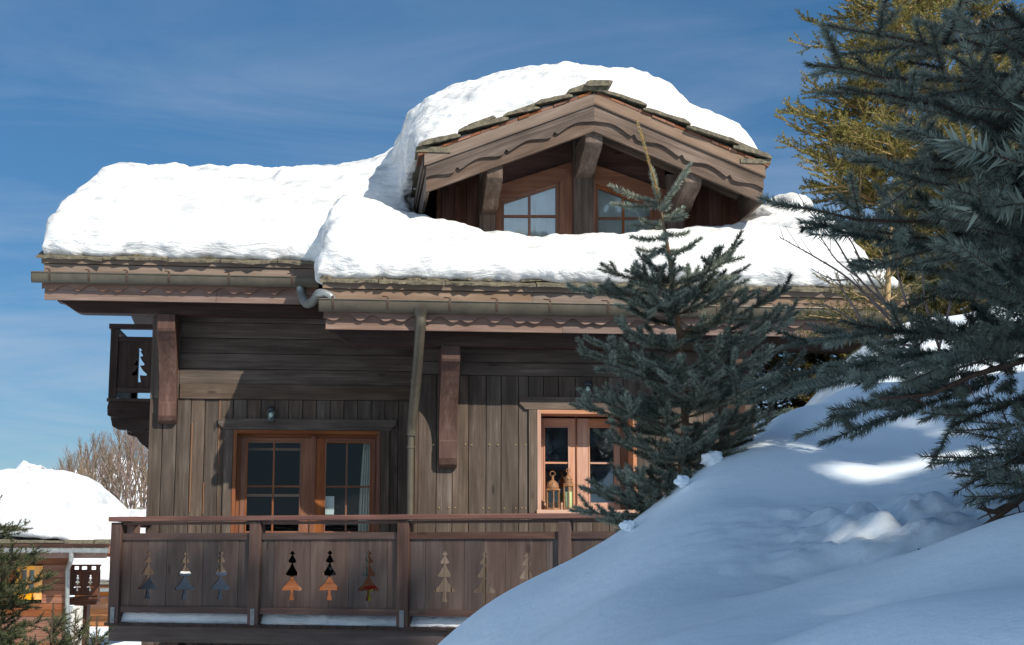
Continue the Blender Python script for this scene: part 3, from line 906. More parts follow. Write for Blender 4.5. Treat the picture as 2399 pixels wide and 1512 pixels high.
# ================================================================== DORMER
dB, dG = 14.0, 14.80
ap = Hx(1391, 221, dB)
lf = Hx(994, 365, dB); rt = Hx(1791, 389, dB)
XA = ap.x
def dz(py, px): return Hx(px, py, dB).z
tb = ap.z - dz(246, 1391)          # tan strip depth
bb = ap.z - dz(307, 1391)          # barge bottom
sc = ap.z - dz(279, 1391)          # scallop line
sL = (ap.z - lf.z)/(XA - lf.x); sR = (ap.z - rt.z)/(rt.x - XA)
sl = (sL + sR)/2
lfx, rtx = lf.x, rt.x
def dtop(x): return ap.z - (sl * abs(x - XA))
m = H()
ws = 0.10
dend = 17.9
for s_, xe in ((-1, lfx), (1, rtx)):
    m.prism([(XA, ap.z), (xe, dtop(xe)), (xe, dtop(xe) - .16), (XA, ap.z - .16)], 'xz', dB + 0.06, dend, 1)
    # boarded soffit lines and rafters running along the slope
    for dd in (14.28, 14.58):
        xa = XA + s_*.05; xb = xe - s_*.12
        m.bar((xa, dd, dtop(xa) - .16 - .045), (xb, dd, dtop(xb) - .16 - .045), .07, .085)
    # side eave: boards running back
    m.box(xe - s_*.02, xe + s_*.015, dB + .02, dend, dtop(xe) - tb, dtop(xe) + .005, 1)
    m.box(xe - s_*.05, xe - s_*.02, dB + .02, dend, dtop(xe) - bb, dtop(xe) - tb, 1)
dormer = m.build("dormer", M['grey'], chalet)
m = H()
for s_, xe in ((-1, lfx), (1, rtx)):
    m.prism([(XA, ap.z + .002), (xe, dtop(xe) + .002), (xe, dtop(xe) - tb), (XA, ap.z - tb)], 'xz', dB - 0.028, dB + 0.05, (1, 0, -sl*s_))
m.build("verge_flashing", M['tanboard'], dormer)
m = H()
for s_, xe in ((-1, lfx), (1, rtx)):
    xe2 = xe - s_*.02
    g_ = (1, 0, -sl*s_)
    m.prism([(XA, ap.z - tb - .002), (xe2, dtop(xe2) - tb - .002), (xe2, dtop(xe2) - bb), (XA, ap.z - bb)], 'xz', dB + 0.005, dB + 0.05, g_)
    n = 150; bot = []
    Lx = abs(xe2 - XA)
    for i in range(n + 1):
        t = i/n; x = xe2 + (XA - xe2)*t
        u_ = (Lx*(1 - t))
        k_ = (u_ / 0.475 + .10) % 1.0            # ogee steps hanging from the board
        v_ = .5 - .5*math.cos(2*math.pi*min(1, k_*1.05)) if k_ < .9 else .55
        v_ = (.5 - .5*math.cos(2*math.pi*k_))*.85 + .62*math.exp(-((k_-.93)/.04)**2)
        bot.append((x, dtop(x) - sc - .034 + .062*v_))
    m.prism([(XA, ap.z - tb - .004), (xe2, dtop(xe2) - tb - .004)] + bot, 'xz', dB - 0.026, dB + 0.004, g_)
    m.prism([(XA, ap.z - tb + .006), (xe2, dtop(xe2) - tb + .006), (xe2, dtop(xe2) - tb - .010), (XA, ap.z - tb - .010)], 'xz', dB - 0.042, dB - 0.0265, g_)
m.build("bargeboard", M['grey'], dormer)
# slates along the verge, shingled and tilted, and thin larch shingles beneath
m = H(); m2 = H()
for s_, xe in ((-1, lfx), (1, rtx)):
    L = abs(xe - XA) + .06
    u = L; k = 0
    while u > 0.12:
        ln = rnd.uniform(.30, .55); u0 = max(u - ln, 0.02)
        th_ = rnd.uniform(.030, .046)
        lift = .030
        xa, xb = XA + s_*u, XA + s_*u0
        za = ap.z - sl*u + lift + .060; zb_ = ap.z - sl*u0 + lift + .006
        y0 = dB - .07 + rnd.uniform(-.02, .015)
        n = 8; poly = []
        for i in range(n + 1):
            t = i/n; poly.append((xa + (xb - xa)*t, za + (zb_ - za)*t + rnd.uniform(-.004, .004)))
        for i in range(n + 1):
            t = 1 - i/n; e_ = min(1, min(t, 1 - t)*7 + .45)
            poly.append((xa + (xb - xa)*t, za + (zb_ - za)*t + th_*e_ + rnd.uniform(-.004, .004)))
        m.prism(poly, 'xz', y0, y0 + .62, 1)
        if rnd.random() < .55:
            h = rnd.uniform(.4, .7); xc = xa + (xb - xa)*h; zc_ = za + (zb_ - za)*h + th_
            m.prism([(xc - .15, zc_ + .15*sl*s_ ), (xc + .15, zc_ - .15*sl*s_), (xc + .12, zc_ - .12*sl*s_ + .03), (xc - .12, zc_ + .12*sl*s_ + .03)], 'xz', y0 + .03, y0 + .5, 1)
        u = u0 + rnd.uniform(.02, .06) if u0 > .05 else 0
    u = .03
    while u < L - .03:
        w_ = rnd.uniform(.07, .14); xa, xb = XA + s_*u, XA + s_*min(u + w_, L)
        m2.prism([(xa, ap.z - sl*u + .004), (xb, ap.z - sl*min(u + w_, L) + .004), (xb, ap.z - sl*min(u + w_, L) + .030), (xa, ap.z - sl*u + .030)], 'xz', dB - .035 + rnd.uniform(-.008, .008), dB + .4, (1, 0, -sl*s_))
        u += w_ + .004
    # slates down the side eave
    y = dB - .04
    while y < dend - .2:
        w_ = rnd.uniform(.3, .55)
        m.box(xe - s_*.25, xe + s_*rnd.uniform(.05, .09), y, y + w_ - .01, dtop(xe) + .02, dtop(xe) + .055 + rnd.uniform(0, .02), 1)
        y += w_
xa0 = Hx(1366, 200, dB).x; xa1 = Hx(1430, 200, dB).x
m.prism([(xa0, ap.z + .060), (xa0 + .04, ap.z + .052), (xa1 - .03, ap.z + .064), (xa1, ap.z + .08), (xa1 + .01, ap.z + .11), (xa1 - .04, ap.z + .118), (xa0 + .06, ap.z + .112), (xa0 + .02, ap.z + .095)], 'xz', dB - .1, dB + .45, 1)
m.prism([(xa0 + .06, ap.z + .02), (XA + .1, ap.z + .012), (XA + .1, ap.z + .055), (xa0 + .06, ap.z + .055)], 'xz', dB - .06, dB + .4, 1)
m.build("verge_slates", M['slate'], dormer)
m2.build("larch_shingles", M['red'], dormer)
# gable brackets
def gx(p, y, d): return Hx(p, y, d).x
def dbracket(px0, px1, ytop, ybot, proj=.70):
    m = H(); x0, x1 = gx(px0, ytop, dB + .05), gx(px1, ytop, dB + .05)
    xm = (x0 + x1)/2
    zt = dtop(xm) - bb + .05 if abs(xm - XA) > .2 else ap.z - bb + .03
    f = dB + .052
    zb_ = hz(ybot, dG - .16, (px0 + px1)/2)
    h = zt - zb_
    P = [(dG, zt), (f, zt), (f, zt - h*.42), (f + .03, zt - h*.52), (f + .10, zt - h*.62), (f + .22, zt - h*.70), (f + .34, zt - h*.80), (f + .42, zt - h*.93), (f + .48, zb_), (dG, zb_)]
    P = [(min(a, dG), b) for a, b in P]
    m.prism(P, 'yz', x0, x1, 1)
    m.build("bracket", M['grey'], dormer, bevel=.008)
dbracket(1371, 1412, 305, 412)
dbracket(1141, 1178, 395, 497)
dbracket(1604, 1644, 405, 500)
# posts
zlow = roofz(dG) - .3
m = H()
for a, b in ((1122, 1160), (1342, 1388), (1560, 1600)):
    xa, xb = gx(a, 500, dG), gx(b, 500, dG)
    m.box(xa, xb, dG - .05, dG + .1, zlow, min(dtop(xa), dtop(xb)) - .17, 2)
m.build("gable_post", M['grey'], dormer)
# infill either side, and side walls
xi0, xi1 = gx(1035, 500, dG), gx(1722, 500, dG)
m = H()
def infill(xa, xb):
    n = max(1, round(abs(xb - xa)/.15))
    for i in range(n):
        a = xa + (xb - xa)*i/n + .002; b = xa + (xb - xa)*(i + 1)/n - .002
        m.prism([(a, zlow), (b, zlow), (b, dtop(b) - .165), (a, dtop(a) - .165)], 'xz', dG + .02, dG + .08, 2)
infill(xi0, gx(1122, 500, dG)); infill(gx(1600, 500, dG), xi1)
for xl_, xr_, f_ in ((1161, 1341, lambda x: 436 + (381-436)*(x-1166)/172), (1389, 1559, lambda x: 386 + 60*(x-1389)/170)):
    a, b = Hx(xl_, f_(xl_), dG), Hx(xr_, f_(xr_), dG)
    m.prism([(a.x, a.z + .002), (b.x, b.z + .002), (b.x, dtop(b.x) - .165), (a.x, dtop(a.x) - .165)], 'xz', dG + .02, dG + .08, 0)
m.prism([(xi0, zlow), (xi0 - .05, zlow), (xi0 - .05, dtop(xi0) - .18), (xi0, dtop(xi0) - .165)], 'xz', dG + .03, dend, 1)
m.prism([(xi1, zlow), (xi1 + .05, zlow), (xi1 + .05, dtop(xi1) - .18), (xi1, dtop(xi1) - .165)], 'xz', dG + .03, dend, 1)
m.prism([(xi0, zlow), (xi1, zlow), (xi1, dtop(xi1) - .165), (XA, ap.z - .165), (xi0, dtop(xi0) - .165)], 'xz', dend - .1, dend, 2)
m.build("gable_wall", M['brown'], dormer)
# raked windows
def q(px, py, d=dG): 
    v = Hx(px, py, d); return (v.x, v.z)
def raked(name, xl, xr, gl, gm, gr, top_o, top_g, hb, lab):
    """xl,xr outer; gl,gr glass; top_o / top_g: function px -> py of frame top and glass top"""
    m = H(); zb_ = 600
    d0, d1 = dG - .005, dG + .07
    m.prism([q(xl, zb_), q(gl - 8, zb_), q(gl - 8, top_g(gl) - 8), q(xl, top_o(xl))], 'xz', d0 - .02, d1, 2)
    m.prism([q(gr + 8, zb_), q(xr, zb_), q(xr, top_o(xr)), q(gr + 8, top_g(gr) - 8)], 'xz', d0 - .02, d1, 2)
    m.prism([q(gl - 8, top_g(gl) - 9), q(gr + 8, top_g(gr) - 9), q(xr, top_o(xr)), q(xl, top_o(xl))], 'xz', d0 - .018, d1, 0)
    w = m.build(name, M['red'], dormer)
    m = H()
    m.prism([q(gl - 8, zb_), q(gl, zb_), q(gl, top_g(gl)), q(gl - 8, top_g(gl) - 9)], 'xz', d0 + .012, d1 - .01, 2)
    m.prism([q(gr, zb_), q(gr + 8, zb_), q(gr + 8, top_g(gr) - 9), q(gr, top_g(gr))], 'xz', d0 + .012, d1 - .01, 2)
    m.prism([q(gl, top_g(gl)), q(gr, top_g(gr)), q(gr + 8, top_g(gr) - 9), q(gl - 8, top_g(gl) - 9)], 'xz', d0 + .012, d1 - .01, 0)
    m.prism([q(gm - 2.6, zb_), q(gm + 2.6, zb_), q(gm + 2.6, top_g(gm)), q(gm - 2.6, top_g(gm))], 'xz', d0 + .016, d1 - .02, 2)
    m.prism([q(gl, hb + 2.6), q(gr, hb + 2.6), q(gr, hb - 2.6), q(gl, hb - 2.6)], 'xz', d0 + .018, d1 - .022, 0)
    m.build("sash", M['red'], dormer)
    m = H(); m.prism([q(gl, zb_), q(gr, zb_), q(gr, top_g(gr)), q(gl, top_g(gl))], 'xz', dG + .035, dG + .040)
    m.build("pane", M['skyglass'], dormer)
    m = H(); xa, za = q(gl - 10, 600); xb, zz = q(gr + 10, 600)
    nn = 24
    for i in range(nn):
        a = xa + (xb - xa)*i/nn; b = xa + (xb - xa)*(i + 1)/nn
        m.box(a, b, dG + .16 + .012*math.sin(i*1.9), dG + .19, za, dtop((a + b)/2) - .25, 2)
    m.build("window_blind", M['blind'], dormer)
lin = lambda x0, y0, x1, y1: (lambda x: y0 + (y1 - y0)*(x - x0)/(x1 - x0))
raked("dormer_window", 1161, 1341, 1181, 1241, 1303, lin(1166, 436, 1338, 381), lin(1181, 477, 1302, 437), 506, "")
raked("dormer_window", 1389, 1559, 1402, 1461, 1523, lin(1389, 386, 1559, 446), lin(1402, 441, 1500, 478), 511, "")

# ================================================================== LONG BALCONY (carried by the chalet)
def B(): return MB(BF)
bx = lambda px, py=1350: Bx(px, py).x
bz = lambda py, px=500: Bx(px, py).z
zR1, zR0 = bz(1209.5), bz(1221)
s0, s1 = bx(259), bx(1810)
corner = BFI @ HF @ Vector((xC0 + .02, dL, 0))
m = B()
m.box(s0, s1, 0.0, 0.10, bz(1507), bz(1470), 0)
for k in range(12):
    x = s0 + .5 + k*.62; m.box(x - .05, x + .05, .1, 1.2, bz(1507), bz(1472), 1)
balcony = m.build("balcony", M['panel'], chalet)
m = B()     # deck boards end-on
x = s0 - .03
def wall_e(s):   # distance to the wall behind the rail at s
    p = BF @ Vector((s, 0, 0)); l = HF.inverted() @ p; dw_ = dL if l.x < xS else dR
    dirn = (HF.inverted().to_3x3() @ BF.to_3x3()) @ Vector((0, 1, 0))
    return (dw_ - l.y)/dirn.y
while x < s1:
    w_ = .14; m.box(x + .002, x + w_ - .002, -.03, wall_e(x + .07) + (.0 if x > corner.x else .05), ZF - .028 + rnd.uniform(-.002, .002), ZF, 1); x += w_
m.build("deck_boards", M['darkwood'], balcony)
m = B()
m.box(s0 - .02, s1, -.045, .075, zR0, zR1, 0)
hr = m.build("handrail", M['railtop'], balcony, bevel=.006)
m = B(); m.box(s0 + .01, s1, -.005, .045, bz(1229.5), bz(1223), 0); m.build("under_rail", M['rail'], balcony)
posts = [bx(271), bx(597), bx(945), bx(1324)]
posts.append(posts[-1] + 1.27)
PW = .052
for i, p in enumerate(posts):
    m = B(); m.box(p - PW, p + PW, -.025, .085, bz(1468), bz(1223) - .001, 2)
    po = m.build("post", M['rail'], balcony, bevel=.005)
for i, p in enumerate(posts):
    m = B(); m.box(p - .020, p + .020, -.032, -.0255, bz(1463), bz(1425), 2)
    for zz in (bz(1457), bz(1433)): m.tube([(p, -.037, zz), (p, -.032, zz)], .008, 8)
    m.build("post_plate", M['steel'], balcony)
m = B(); m3 = B()
for a, b in zip(posts[:-1], posts[1:]):
    m.box(a + PW, b - PW, .0, .045, bz(1264.5), bz(1249), 0)
    m.box(a + PW, b - PW, .0, .045, bz(1438), bz(1422.5), 0)
m.build("cross_rail", M['rail'], balcony)
# one tree: half-width against height below the tip (metres)
TREE = [(0, .000), (-.022, .022), (-.031, .024), (-.035, .014), (-.036, .006), (-.062, .020), (-.085, .037), (-.095, .040), (-.103, .034), (-.107, .016), (-.109, .007),
        (-.14, .021), (-.17, .040), (-.195, .060), (-.206, .062), (-.214, .053), (-.217, .022), (-.216, .008), (-.25, .026), (-.285, .052), (-.318, .090), (-.330, .096), (-.340, .088), (-.341, .060), (-.336, .014), (-.37, .014), (-.405, .023), (-.418, .026), (-.422, .018), (-.423, 0)]
def tree_board(m, xa, xb, zt, zb_, tx, ttip, side, y0, y1, sc_=1.0):
    """a board whose left (side -1) or right (side 1) edge carries half a tree cut-out"""
    if side == 0: m.prism([(xa, zb_), (xb, zb_), (xb, zt), (xa, zt)], 'xz', y0, y1, 2); return
    pr = [(tx - side*w*sc_, ttip + h*sc_) for h, w in TREE]
    if side == 1:  # tree bites into the right edge
        poly = [(xa, zt), (xa, zb_), (tx, zb_)] + pr[::-1] + [(tx, zt)]
    else:
        poly = [(xb, zt), (xb, zb_), (tx, zb_)] + pr[::-1] + [(tx, zt)]
    m.prism(poly, 'xz', y0, y1, 2)
tree_px = [[(345, 1290), (431, 1291), (515, 1290)], [(682, 1290), (770, 1289), (862, 1290)], [(1040, 1291), (1133, 1292), (1232, 1295)], []]
zt_, zb_ = bz(1264), bz(1423)
for i, (a, b) in enumerate(zip(posts[:-1], posts[1:])):
    m = B()
    xa, xb = a + PW, b - PW
    ts = [(bx(px_, 1340), Bx(px_, py_).z) for px_, py_ in tree_px[i]]
    if not ts:
        st = (xb - xa)/3; ts = [(xa + st*(k + .5), bz(1291)) for k in range(3)]
    e = [xa]
    for k in range(len(ts) - 1): e.append((ts[k][0] + ts[k+1][0])/2)
    e.append(xb)
    for k, (tx, tz) in enumerate(ts):
        g_ = .0016
        for side, lo, hi in ((1, e[k], tx), (-1, tx, e[k+1])):
            cap = .17
            if hi - lo > cap + .05:
                if side == 1: m.prism([(lo + g_, zb_), (hi - cap - g_, zb_), (hi - cap - g_, zt_), (lo + g_, zt_)], 'xz', .014, .032, 2); lo2, hi2 = hi - cap, hi
                else: m.prism([(lo + cap + g_, zb_), (hi - g_, zb_), (hi - g_, zt_), (lo + cap + g_, zt_)], 'xz', .014, .032, 2); lo2, hi2 = lo, lo + cap
            else: lo2, hi2 = lo, hi
            yy = rnd.uniform(-.002, .002)
            tree_board(m, lo2 + g_, hi2 - g_, zt_, zb_, tx - side*.001, tz, side, .014 + yy, .032 + yy)
    m.build("cut_out_panel", M['panel'], balcony)
# short return of the railing back to the house corner
m = B()
ea = Vector((s0 + .06, .08, 0)); eb = Vector((corner.x - .02, corner.y, 0)); dn = (eb - ea).normalized()
def ret(z0_, z1_, w_, mm): 
    zc_ = (z0_ + z1_)/2; mm.bar(ea + Vector((0, 0, zc_)), eb + Vector((0, 0, zc_)), w_, z1_ - z0_)
ret(zR0, zR1, .12, m); ret(bz(1229.5), bz(1223), .045, m); ret(bz(1264.5), bz(1249), .045, m); ret(bz(1438), bz(1422.5), .045, m); ret(zb_, zt_, .018, m)
p_ = ea + dn*.62; m.box(p_.x - .045, p_.x + .045, p_.y - .045, p_.y + .045, bz(1468), bz(1223), 2)
m.build("end_railing", M['rail'], balcony)
# lower wall and posts below the deck
m = B(); m.box(s0 + .35, s0 + .5, .35, .5, GZ, bz(1507), 2); m.build("support_post", M['rail'], balcony); m = B(); m.box(posts[2] - .08, posts[2] + .08, .3, .46, GZ, bz(1507), 2); m.build("support_post", M['rail'], balcony)

# ================================================================== SIDE BALCONY high on the left
dS = 18.6
sx = lambda p: hx(p, dS, 850)
sz = lambda y: hz(y, dS, 300)
xw = xC0
m = H()
m.box(sx(254), xw, dS - .02, dS + 1.9, sz(941), sz(934), 1)
m.prism([(sx(256), sz(973)), (sx(255), sz(952)), (sx(258), sz(941.5)), (xw, sz(941.5)), (xw, sz(976)), (sx(262), sz(976))], 'xz', dS + .02, dS + .14, 0)
m.prism([(sx(258), sz(975)), (xw, sz(975)), (xw, sz(1004)), (sx(290), sz(1004)), (sx(275), sz(1003)), (sx(263), sz(996))], 'xz', dS + .2, dS + .34, 0)
pts = [(sx(296), sz(1006)), (sx(309), sz(1010)), (sx(320), sz(1020)), (sx(330), sz(1034)), (sx(345), sz(1046)), (sx(352), sz(1052)), (xw, sz(1052)), (xw, sz(1006))]
m.prism(pts, 'xz', dS + .2, dS + .34, 0)
m.prism([(a, b) for a, b in [(sx(258), sz(975)), (xw, sz(975)), (xw, sz(1004)), (sx(290), sz(1004)), (sx(263), sz(996))]], 'xz', dS + 1.5, dS + 1.64, 0)
sb = m.build("side_balcony", M['darkwood'], chalet)
m = H()
m.box(sx(253), xw, dS - .03, dS + .07, sz(771), sz(760), 0)
m.box(sx(253), sx(265), dS + .07, dS + 1.9, sz(771), sz(760), 1)
m.build("handrail", M['darkwood'], sb)
m = H()
m.box(sx(257), sx(275), dS - .01, dS + .08, sz(934), sz(772), 2); m.build("post", M['darkwood'], sb); m = H()
m.box(sx(257), sx(275), dS + 1.8, dS + 1.89, sz(934), sz(772), 2)
m.build("post", M['darkwood'], sb)
m = H()
m.box(sx(275), xw, dS, dS + .04, sz(800), sz(789), 0); m.box(sx(275), xw, dS, dS + .04, sz(920), sz(909), 0)
m.box(sx(258), sx(264), dS + .08, dS + 1.8, sz(800), sz(789), 1); m.box(sx(258), sx(264), dS + .08, dS + 1.8, sz(920), sz(909), 1)
m.build("cross_rail", M['darkwood'], sb)
m = H()
tx = sx(326); tz = sz(815)
a, b = sx(275), xw
m.prism([(a, sz(910)), (tx - .14, sz(910)), (tx - .14, sz(799)), (a, sz(799))], 'xz', dS + .012, dS + .03, 2)
tree_board(m, tx - .137, tx - .001, sz(799), sz(910), tx - .001, tz, 1, dS + .012, dS + .03)
tree_board(m, tx + .001, b, sz(799), sz(910), tx + .001, tz, -1, dS + .012, dS + .03)
y = dS + .08
while y < dS + 1.75:
    m.box(sx(259), sx(262), y, y + .17, sz(910), sz(799), 2); y += .175
m.build("cut_out_panel", M['darkwood'], sb)

# ================================================================== SNOW ON THE ROOFS
def loft(V, F, secs, close=True):
    """secs: list of equally long closed outlines (3-D points)"""
    n = len(secs[0]); b0 = len(V)
    for s in secs: V += [tuple(HF @ Vector(p)) for p in s]
    for i in range(len(secs) - 1):
        for k in range(n):
            k2 = (k + 1) % n
            F.append((b0 + i*n + k, b0 + (i+1)*n + k, b0 + (i+1)*n + k2, b0 + i*n + k2))
    F.append(tuple(range(b0, b0 + n))[::-1]); F.append(tuple(range(b0 + (len(secs)-1)*n, b0 + len(secs)*n)))
def interp(x, P):
    if x <= P[0][0]: return P[0][1]
    for (a, va), (b, vb) in zip(P[:-1], P[1:]):
        if x <= b:
            t = (x - a)/(b - a); return va + (vb - va)*t
    return P[-1][1]
V, F = [], []
# left slab -----------------------------------------------------------
xl0 = hx(100, dEL, 600); xl1 = hx(958, dEL, 600)
sil = [(640, 381), (780, 374), (850, 364), (885, 353), (910, 336), (935, 310), (955, 270)]
crest0 = [(742, 640), (748, 590), (760, 530), (778, 478), (800, 456), (850, 466), (900, 482), (960, 503)]
secs = []
for i in range(60):
    x = xl0 - .01 + (xl1 - xl0)*(i/59)**1.3
    u = x - xl0 + .02
    a = min(u/.26, 1.0); k = (1 - (1 - a)**2.6)**.55
    T = (.46 + .03*math.sin(x*1.7))*k + .03
    u2 = max(u - .0, 0); a2 = min(u2/.36, 1.0); T2 = .55*(1 - (1 - a2)**2.4)**.6 + .03
    z0 = roofz(dEL); lip = .62 + .02*math.sin(x*2.3 + 1)
    top = [(dEL - .02, z0 + .055), (dEL - .055, z0 + .12 + T*.12), (dEL - .04, z0 + .06 + T*.45), (dEL + .03, z0 + .06 + T*.80), (dEL + .16, z0 + .06 + T*1.05), (dEL + .36, z0 + .10 + T*1.22)]
    for d in (dEL + .7, dEL + 1.1, dEL + 1.6, dEL + 2.1, dRIDGE, dRIDGE + .3):
        top.append((d, min(roofz(d), roofz(dRIDGE)) + T2 + .06 - .02))
    top += [(dRIDGE + .9, zr - .15 + T2), (dRIDGE + 1.8, zr - .5 + T2)]
    bot = [(dRIDGE + 1.8, zr - .8), (dRIDGE, zr - .02), (dEL + .1, z0 + .0)]
    t2 = []
    for d, z in top:                            # the snow sweeps up against the dormer
        p = 815 + (x*FPX/d)*0 + (HF @ Vector((x, d, 0))).x/(HF @ Vector((x, d, 0))).y*FPX + 1199.5 - 815
        if p > 640:
            if d < 15.5 and p > 780: z = min(z, hz(interp(p, crest0), 14.42, p) - .04)
            elif 15.9 < d < 18: z = max(z, hz(interp(p, sil), max(d, 16.3), p) - .07)
        t2.append((d, z))
    top = t2
    secs.append([(x, d, z) for d, z in top + bot])
loft(V, F, secs)
# right slab ----------------------------------------------------------
crest = [(742, 640), (748, 590), (760, 530), (778, 478), (800, 456), (850, 466), (900, 482), (960, 503), (1050, 522), (1150, 545), (1230, 552), (1300, 552), (1400, 548), (1480, 545), (1560, 535), (1650, 534), (1725, 532), (1790, 512), (1860, 482), (1900, 482), (1940, 505), (1980, 550), (2010, 590), (2035, 630), (2050, 655)]
secs = []
for i in range(64):
    p = 742 + (2050 - 742)*i/63
    dc = 14.42
    x = hx(p, dc, 550)
    zc = hz(interp(p, crest), dc, p)
    z0 = roofz(dER)
    under = 985 < p < 1745
    h = max(zc - z0 - .05, .04)
    top = [(dER - .01, z0 + .055), (dER - .05, z0 + .07 + h*.10), (dER - .03, z0 + .06 + h*.30), (dER + .08, z0 + .06 + h*.55), (dER + .28, z0 + .05 + h*.80), (dc - .08, zc - .01), (dc + .1, zc)]
    edge = min(1.0, max(0.0, (2050 - p)/120)); el = min(1.0, max(0, (p - 742)/40))
    for d in (14.78, 15.2, 15.8, 16.5, dRIDGE, dRIDGE + .4, dRIDGE + 1.6):
        if under: z = min(zc - .06, roofz(d) + .25) if d < 15 else roofz(14.9) + .02
        else: z = (roofz(d) if d <= dRIDGE else zr - .3*(d - dRIDGE)) + .06 + .38*edge*el
        if not under and d < 15: z = max(z, zc - .12) if p > 985 else max(z, zc - .06)
        top.append((d, z))
    bot = [(dRIDGE + 1.6, zr - .8), (dRIDGE, zr - .03 if not under else roofz(14.9) - .05), (dER + .15, z0)]
    secs.append([(x, d, z) for d, z in top + bot])
loft(V, F, secs)
# dormer slab ---------------------------------------------------------
full = [(897, 500), (892, 455), (897, 410), (915, 352), (938, 300), (960, 252), (1000, 214), (1080, 184), (1200, 155), (1330, 137), (1470, 151), (1540, 181), (1575, 222), (1600, 240), (1640, 250), (1690, 280), (1716, 312), (1732, 345)]
dfull = 15.7
NB = 44
fx = [hx(p, dfull, y) for p, y in full]; fzv = [hz(y, dfull, p) - .05 for p, y in full]
cum = [0]
for i in range(1, len(full)): cum.append(cum[-1] + math.hypot(full[i][0] - full[i-1][0], full[i][1] - full[i-1][1]))
Bp = []
for i in range(NB + 1):
    s_ = cum[-1]*i/NB
    j = max(k for k in range(len(cum)) if cum[k] <= s_ + 1e-9); j = min(j, len(cum) - 2)
    t = (s_ - cum[j])/(cum[j+1] - cum[j]); Bp.append((fx[j] + (fx[j+1] - fx[j])*t, fzv[j] + (fzv[j+1] - fzv[j])*t))
Ap = []
for i in range(NB + 1):
    t = max(0, (i/NB - .16)/.84) ; x = lfx + .02 + (rtx - lfx - .30)*t; Ap.append((x, dtop(x) + .12))
secs = []
for d, f, fr in ((14.10, 0, 0), (14.16, .22, 0), (14.26, .44, 0), (14.42, .66, 0), (14.65, .84, 0), (15.0, .96, 0), (15.5, 1, 0), (15.85, 1, .15), (16.05, 1, .9), (16.3, 1.0, 1), (17.0, .98, 1), (17.8, .93, 1)):
    top = []
    for i in range(NB + 1):
        a, b = Ap[i], Bp[i]
        x = a[0] + (b[0] - a[0])*f; z = a[1] + (b[1]*min(1, .06 + .94*d/dfull) - a[1])*f
        if fr < 1:                              # in front the snow keeps to the roof, only bulging over its eave
            lim = lfx - .14*min(1, f*1.3); z2 = z; x2 = x
            if x < lim: x2 = lim
            zmin = dtop(lfx) + .04
            if z < zmin: z2 = zmin
            x = x2 + (x - x2)*fr; z = z2 + (z - z2)*fr
        top.append((x, d, z))
    bot = []
    for x, _, z in top[::-1]:
        if x < lfx + .02: zb_ = min(z - .02, max(roofz(d) + .05, dtop(lfx) - 1.0) if fr > .4 else dtop(lfx) + .03)
        else: zb_ = min(z - .03, dtop(x) + .01)
        bot.append((x, d, zb_))
    secs.append(top + bot)
loft(V, F, secs)
# heap caught between the dormer and the right-hand roof
def blob(V, F, c, r, seed, n=14):
    b0 = len(V)
    for i in range(n + 1):
        th_ = math.pi*i/n
        for k in range(2*n):
            ph = math.pi*k/n
            v = Vector((math.sin(th_)*math.cos(ph), math.sin(th_)*math.sin(ph), math.cos(th_)))
            q_ = 1 + .18*mnoise.noise(v*1.6 + Vector((seed, 0, 0)))
            V.append(tuple(HF @ (Vector(c) + Vector((v.x*r[0], v.y*r[1], v.z*r[2]))*q_)))
    for i in range(n):
        for k in range(2*n):
            k2 = (k+1) % (2*n); F.append((b0+i*2*n+k, b0+(i+1)*2*n+k, b0+(i+1)*2*n+k2, b0+i*2*n+k2))
c = Hx(1835, 500, 15.1); blob(V, F, (c.x, 15.1, c.z), (.28, .5, .17), 3)
c = Hx(1790, 520, 15.1); blob(V, F, (c.x, 15.0, c.z), (.22, .4, .15), 5)
me = bpy.data.meshes.new("roof_snow"); me.from_pydata(V, [], F); me.update()
rs = link_mesh("roof_snow", me, M['roofsnow'], None)
mod = rs.modifiers.new("r", 'REMESH'); mod.mode = 'VOXEL'; mod.voxel_size = 0.027; mod.use_smooth_shade = True
mod = rs.modifiers.new("s", 'SMOOTH'); mod.factor = .6; mod.iterations = 6
def clouds(name, size, depth=2):
    t = bpy.data.textures.new(name, 'CLOUDS'); t.noise_scale = size; t.noise_depth = depth; return t
for nm, size, st in (("c1", .5, .10), ("c2", .22, .075), ("c3", .08, .020)):
    mod = rs.modifiers.new(nm, 'DISPLACE'); mod.texture = clouds(nm, size); mod.strength = st; mod.mid_level = .5; mod.texture_coords = 'GLOBAL'
tag(rs, "thick white snow slab covering the chalet roof and its dormer", "roof snow", kind="stuff")

